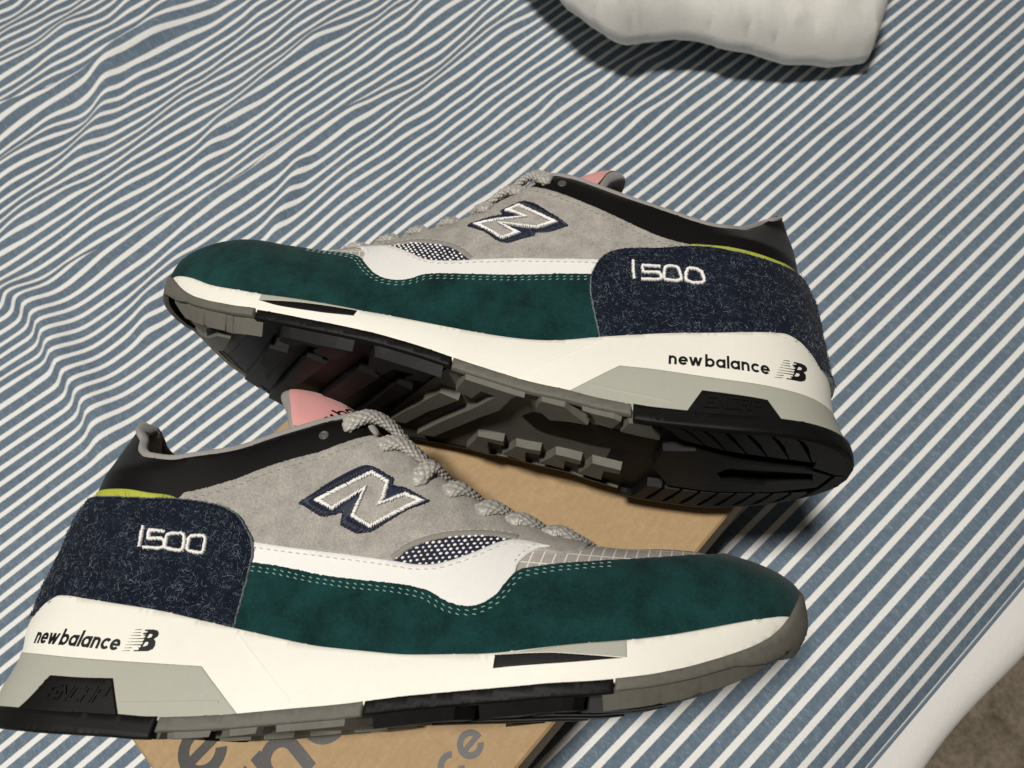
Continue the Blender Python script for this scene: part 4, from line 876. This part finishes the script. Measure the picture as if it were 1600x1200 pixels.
    # printed name and mark
    b0, b1, xh = D['text']; b0 = np.array(b0); ex = np.array(b1) - b0; P, w = glyphs('new balance', .265); ex = ex / (w - .1); sl = np.array([ex[1], -ex[0]]) / np.hypot(*ex); sl = -sl if sl[1] < 0 else sl
    s.flat('lettering', [[b0 + ex * u + sl * xh * q for u, q in p] for p in P], M['ink'], 'S', .2, mid)
    B, holes, lines = nb_logo(); l0, l1, up = D['logo']; l0 = np.array(l0); ex = (np.array(l1) - l0) / 262.; up = np.array(up) / 226.
    # the tracing leans already: u runs along the foot of the mark from x = 1188 to 1450, v from y = 386 up
    mapf = lambda q: l0 + ex * (q[0] - 1188 + (386 - q[1]) * -.0) + up * (386 - q[1]) - ex * 0
    shear = np.hypot(*up) * 0
    Bm = np.array([mapf(q) for q in B]); hm = [np.array([mapf(q) for q in h]) for h in holes]
    v2, f2 = tri2d([Bm] + hm, None, [Bm], hm); p2, _ = s.pt(s.S, v2[:, 0], v2[:, 1], .2)
    V = list(p2); F = [tuple(t[::-1]) for t in f2]
    for ln_ in lines:
        q = np.array([mapf(t) for t in ln_]); p2, _ = s.pt(s.S, q[:, 0], q[:, 1], .2); F.append(tuple(range(len(V), len(V) + 4))); V += list(p2)
    link_mesh('logo_print', V, F, M['ink'], mid)
    # fine mould lines
    for nm in ('groove', 'crease'):
        q = resample(D[nm], 1.5, False); g = Geo(); t_ = np.gradient(q, axis=0); t_ /= np.linalg.norm(t_, axis=1)[:, None]; nr = np.c_[-t_[:, 1], t_[:, 0]]
        V = []
        for o_, wd in ((-.05, -.75), (.24, 0), (-.05, .75)): V.append(s.pt(s.S, q[:, 0] + nr[:, 0] * wd, q[:, 1] + nr[:, 1] * wd, o_ + (.12 if nm == 'crease' else 0))[0])
        n_ = len(q); g.add(np.concatenate(V), [(k * n_ + i, k * n_ + i + 1, k * n_ + n_ + i + 1, k * n_ + n_ + i) for k in range(2) for i in range(n_ - 1)])
        g.link('mould_line', M['white_foam'] if nm == 'groove' else M['grey_foam'], mid)
    # ---------------- outsole: four rubber pieces with side walls, and lugs under each
    TH = 6.6; base = 3.0
    cuts = [-40, 69, 139, 222, 330]; mats = ['black_rubber', 'grey_rubber', 'black_rubber', 'grey_rubber']; names = ['heel', 'midfoot', 'forefoot', 'toe']
    zmf = lambda x: float(s.ZM(min(x, 284)))
    # where the colour boundaries run slanting across the underside
    slant = [0, -.15, -.62, -.72, 0]
    xe = 286 if key == 'front' else 287
    xsn = np.unique(np.r_[np.linspace(-19, 0, 16), np.linspace(0, 240, 100), 240 + (xe - 240) * np.sin(np.linspace(0, np.pi / 2, 36))])
    for k in range(4):
        c0, c1 = cuts[k] + (.25 if k else 0), cuts[k + 1] - .25; xr = np.arange(max(c0, -40), min(c1, 300) + .01, 2.0 if k == 3 else 4.0); xr[-1] = min(c1, 300)
        up_ = [(x, zmf(x) + .35 + max(0, x - 284) * 1.6) for x in xr if x < 291] + ([(292.5, 74), (300, 75)] if k == 3 else []); dn = [(x, zmf(x) - (TH, 4.4, 4.2, 3.6)[k] - max(0, x - 262) * .25) for x in xr]
        o = s.panel('outsole', up_ + dn[::-1], M[mats[k]], 'S', (1.0, .45, .45, 1.65)[k], 2.5, step=2.4, round_=.5)
        o['label'] = ('black rubber heel of the outsole', 'grey rubber middle of the outsole', 'black rubber forefoot of the outsole', 'grey rubber toe of the outsole')[k]
        # underside plate
        V = []; nr = 13
        def edge(x, sd):
            y = float(s.S(np.array(x), np.array(zmf(x) - 1.0)));
            return y * (1 if sd > 0 else float(MED(x)))
        plan = [(x, edge(x, 1) * .985) for x in xsn] + [(x, -edge(x, -1) * .985) for x in xsn[::-1]]
        plan = np.array(plan); plan = plan[np.r_[True, np.hypot(*np.diff(plan, axis=0).T) > .2]]
        c_lo = lambda y: -60 if k == 0 else cuts[k] + slant[k] * (y - 40) + .1
        c_hi = lambda y: 400 if k == 3 else cuts[k + 1] + slant[k + 1] * (y - 40) - .1
        reg = np.array([(c_lo(y), y) for y in np.arange(-75, 76, 5)] + [(c_hi(y), y) for y in np.arange(75, -76, -5)])
        gx, gy = np.meshgrid(np.arange(-20, 300, 3.5), np.arange(-62, 62, 4.0)); Q = np.c_[gx.ravel(), gy.ravel()]; Q = Q[inpoly(Q, plan) & inpoly(Q, reg)]
        v2, f2 = tri2d([plan, reg], Q, [plan, reg])
        link_mesh('sole_plate', s.loc([(p[0], p[1], zmf(p[0]) - base) for p in v2]), f2, M[mats[k]], o, True)
        for poly, hole in LUGS[names[k]]:
            def clipy(P):
                out = []
                for x, y in P:
                    x = min(max(x, -18.5), xe - 3); hi_ = edge(x, 1) + (.6 if k == 0 else -.4); lo__ = -edge(x, -1) + .3; out.append((x, min(max(y, lo__), hi_)))
                return np.array(out)
            Pl = clipy(resample(poly, 7.0, True, 12)); keep = np.r_[True, np.hypot(*np.diff(Pl, axis=0).T) > .15]; Pl = Pl[keep]
            if len(Pl) < 3 or abs(area2(Pl)) < 6: continue
            hl = [clipy(hole)] if hole else []
            try: v2, f2 = tri2d([Pl] + hl, None, [Pl], hl)
            except Exception: continue
            if len(f2) == 0: continue
            bd = {}
            for t in f2:
                for j in range(3): bd[(t[j], t[(j + 1) % 3])] = 1
            B_ = [(a_, b_) for a_, b_ in bd if (b_, a_) not in bd]; cen = v2.mean(0); dep = (TH + .2, TH, 8.4, 8.8)[k]
            n2 = len(v2); isn = inset(Pl, .8)
            bot = []
            for p in v2:
                dv = cen - p; pp = p + dv * min(.35, .9 / (np.hypot(*dv) + 1e-6)); pp = np.array([pp[0], pp[1] - (0, 0, 2.6, 5.0)[k] * max(0., 1 - max(0, edge(p[0], 1) - p[1]) / 8)]); bot.append((pp[0], pp[1], zmf(p[0]) - dep))
            top_ = [(p[0], p[1], zmf(p[0]) - base + .6) for p in v2]
            F = [tuple(t) for t in f2] + [(a_, a_ + n2, b_ + n2, b_) for a_, b_ in B_]
            link_mesh('lug', s.loc(bot + top_), F, M[mats[k]], o, False)
        if k == 1:
            sp_ = resample(SHANK, 2.5); v2, f2 = tri2d([sp_], None, [sp_]); n2 = len(v2); bd = {}
            for t in f2:
                for j in range(3): bd[(t[j], t[(j + 1) % 3])] = 1
            link_mesh('shank', s.loc([(p[0], p[1], zmf(p[0]) - base - .5) for p in v2] + [(p[0], p[1], zmf(p[0]) - base + .5) for p in v2]), [tuple(t) for t in f2] + [(a_, a_ + n2, b_ + n2, b_) for a_, b_ in bd if (b_, a_) not in bd], M['black_rubber'], o, False)
    return s

def frame_(O, ax, ay, az): return Matrix(((ax[0], ay[0], az[0], O[0]), (ax[1], ay[1], az[1], O[1]), (ax[2], ay[2], az[2], O[2]), (0, 0, 0, 1)))
build_sneaker('front', frame_((-.2115, .0556, .150), (.95795699, -.2868058, -.00779992), (-.00385786, .01430726, -.9998902), (.28688591, .9578819, .01259928)),
              'grey, green and navy suede sneaker in front, lying with its toe to the right')
build_sneaker('rear', frame_((.1036, .0856, .1586), (.94910543, -.31199748, -.04308666), (.04748032, .00649582, .99885105), (.31135913, .95006072, -.02097896)),
              'grey, green and navy suede sneaker behind, lying with its dark treaded sole showing')
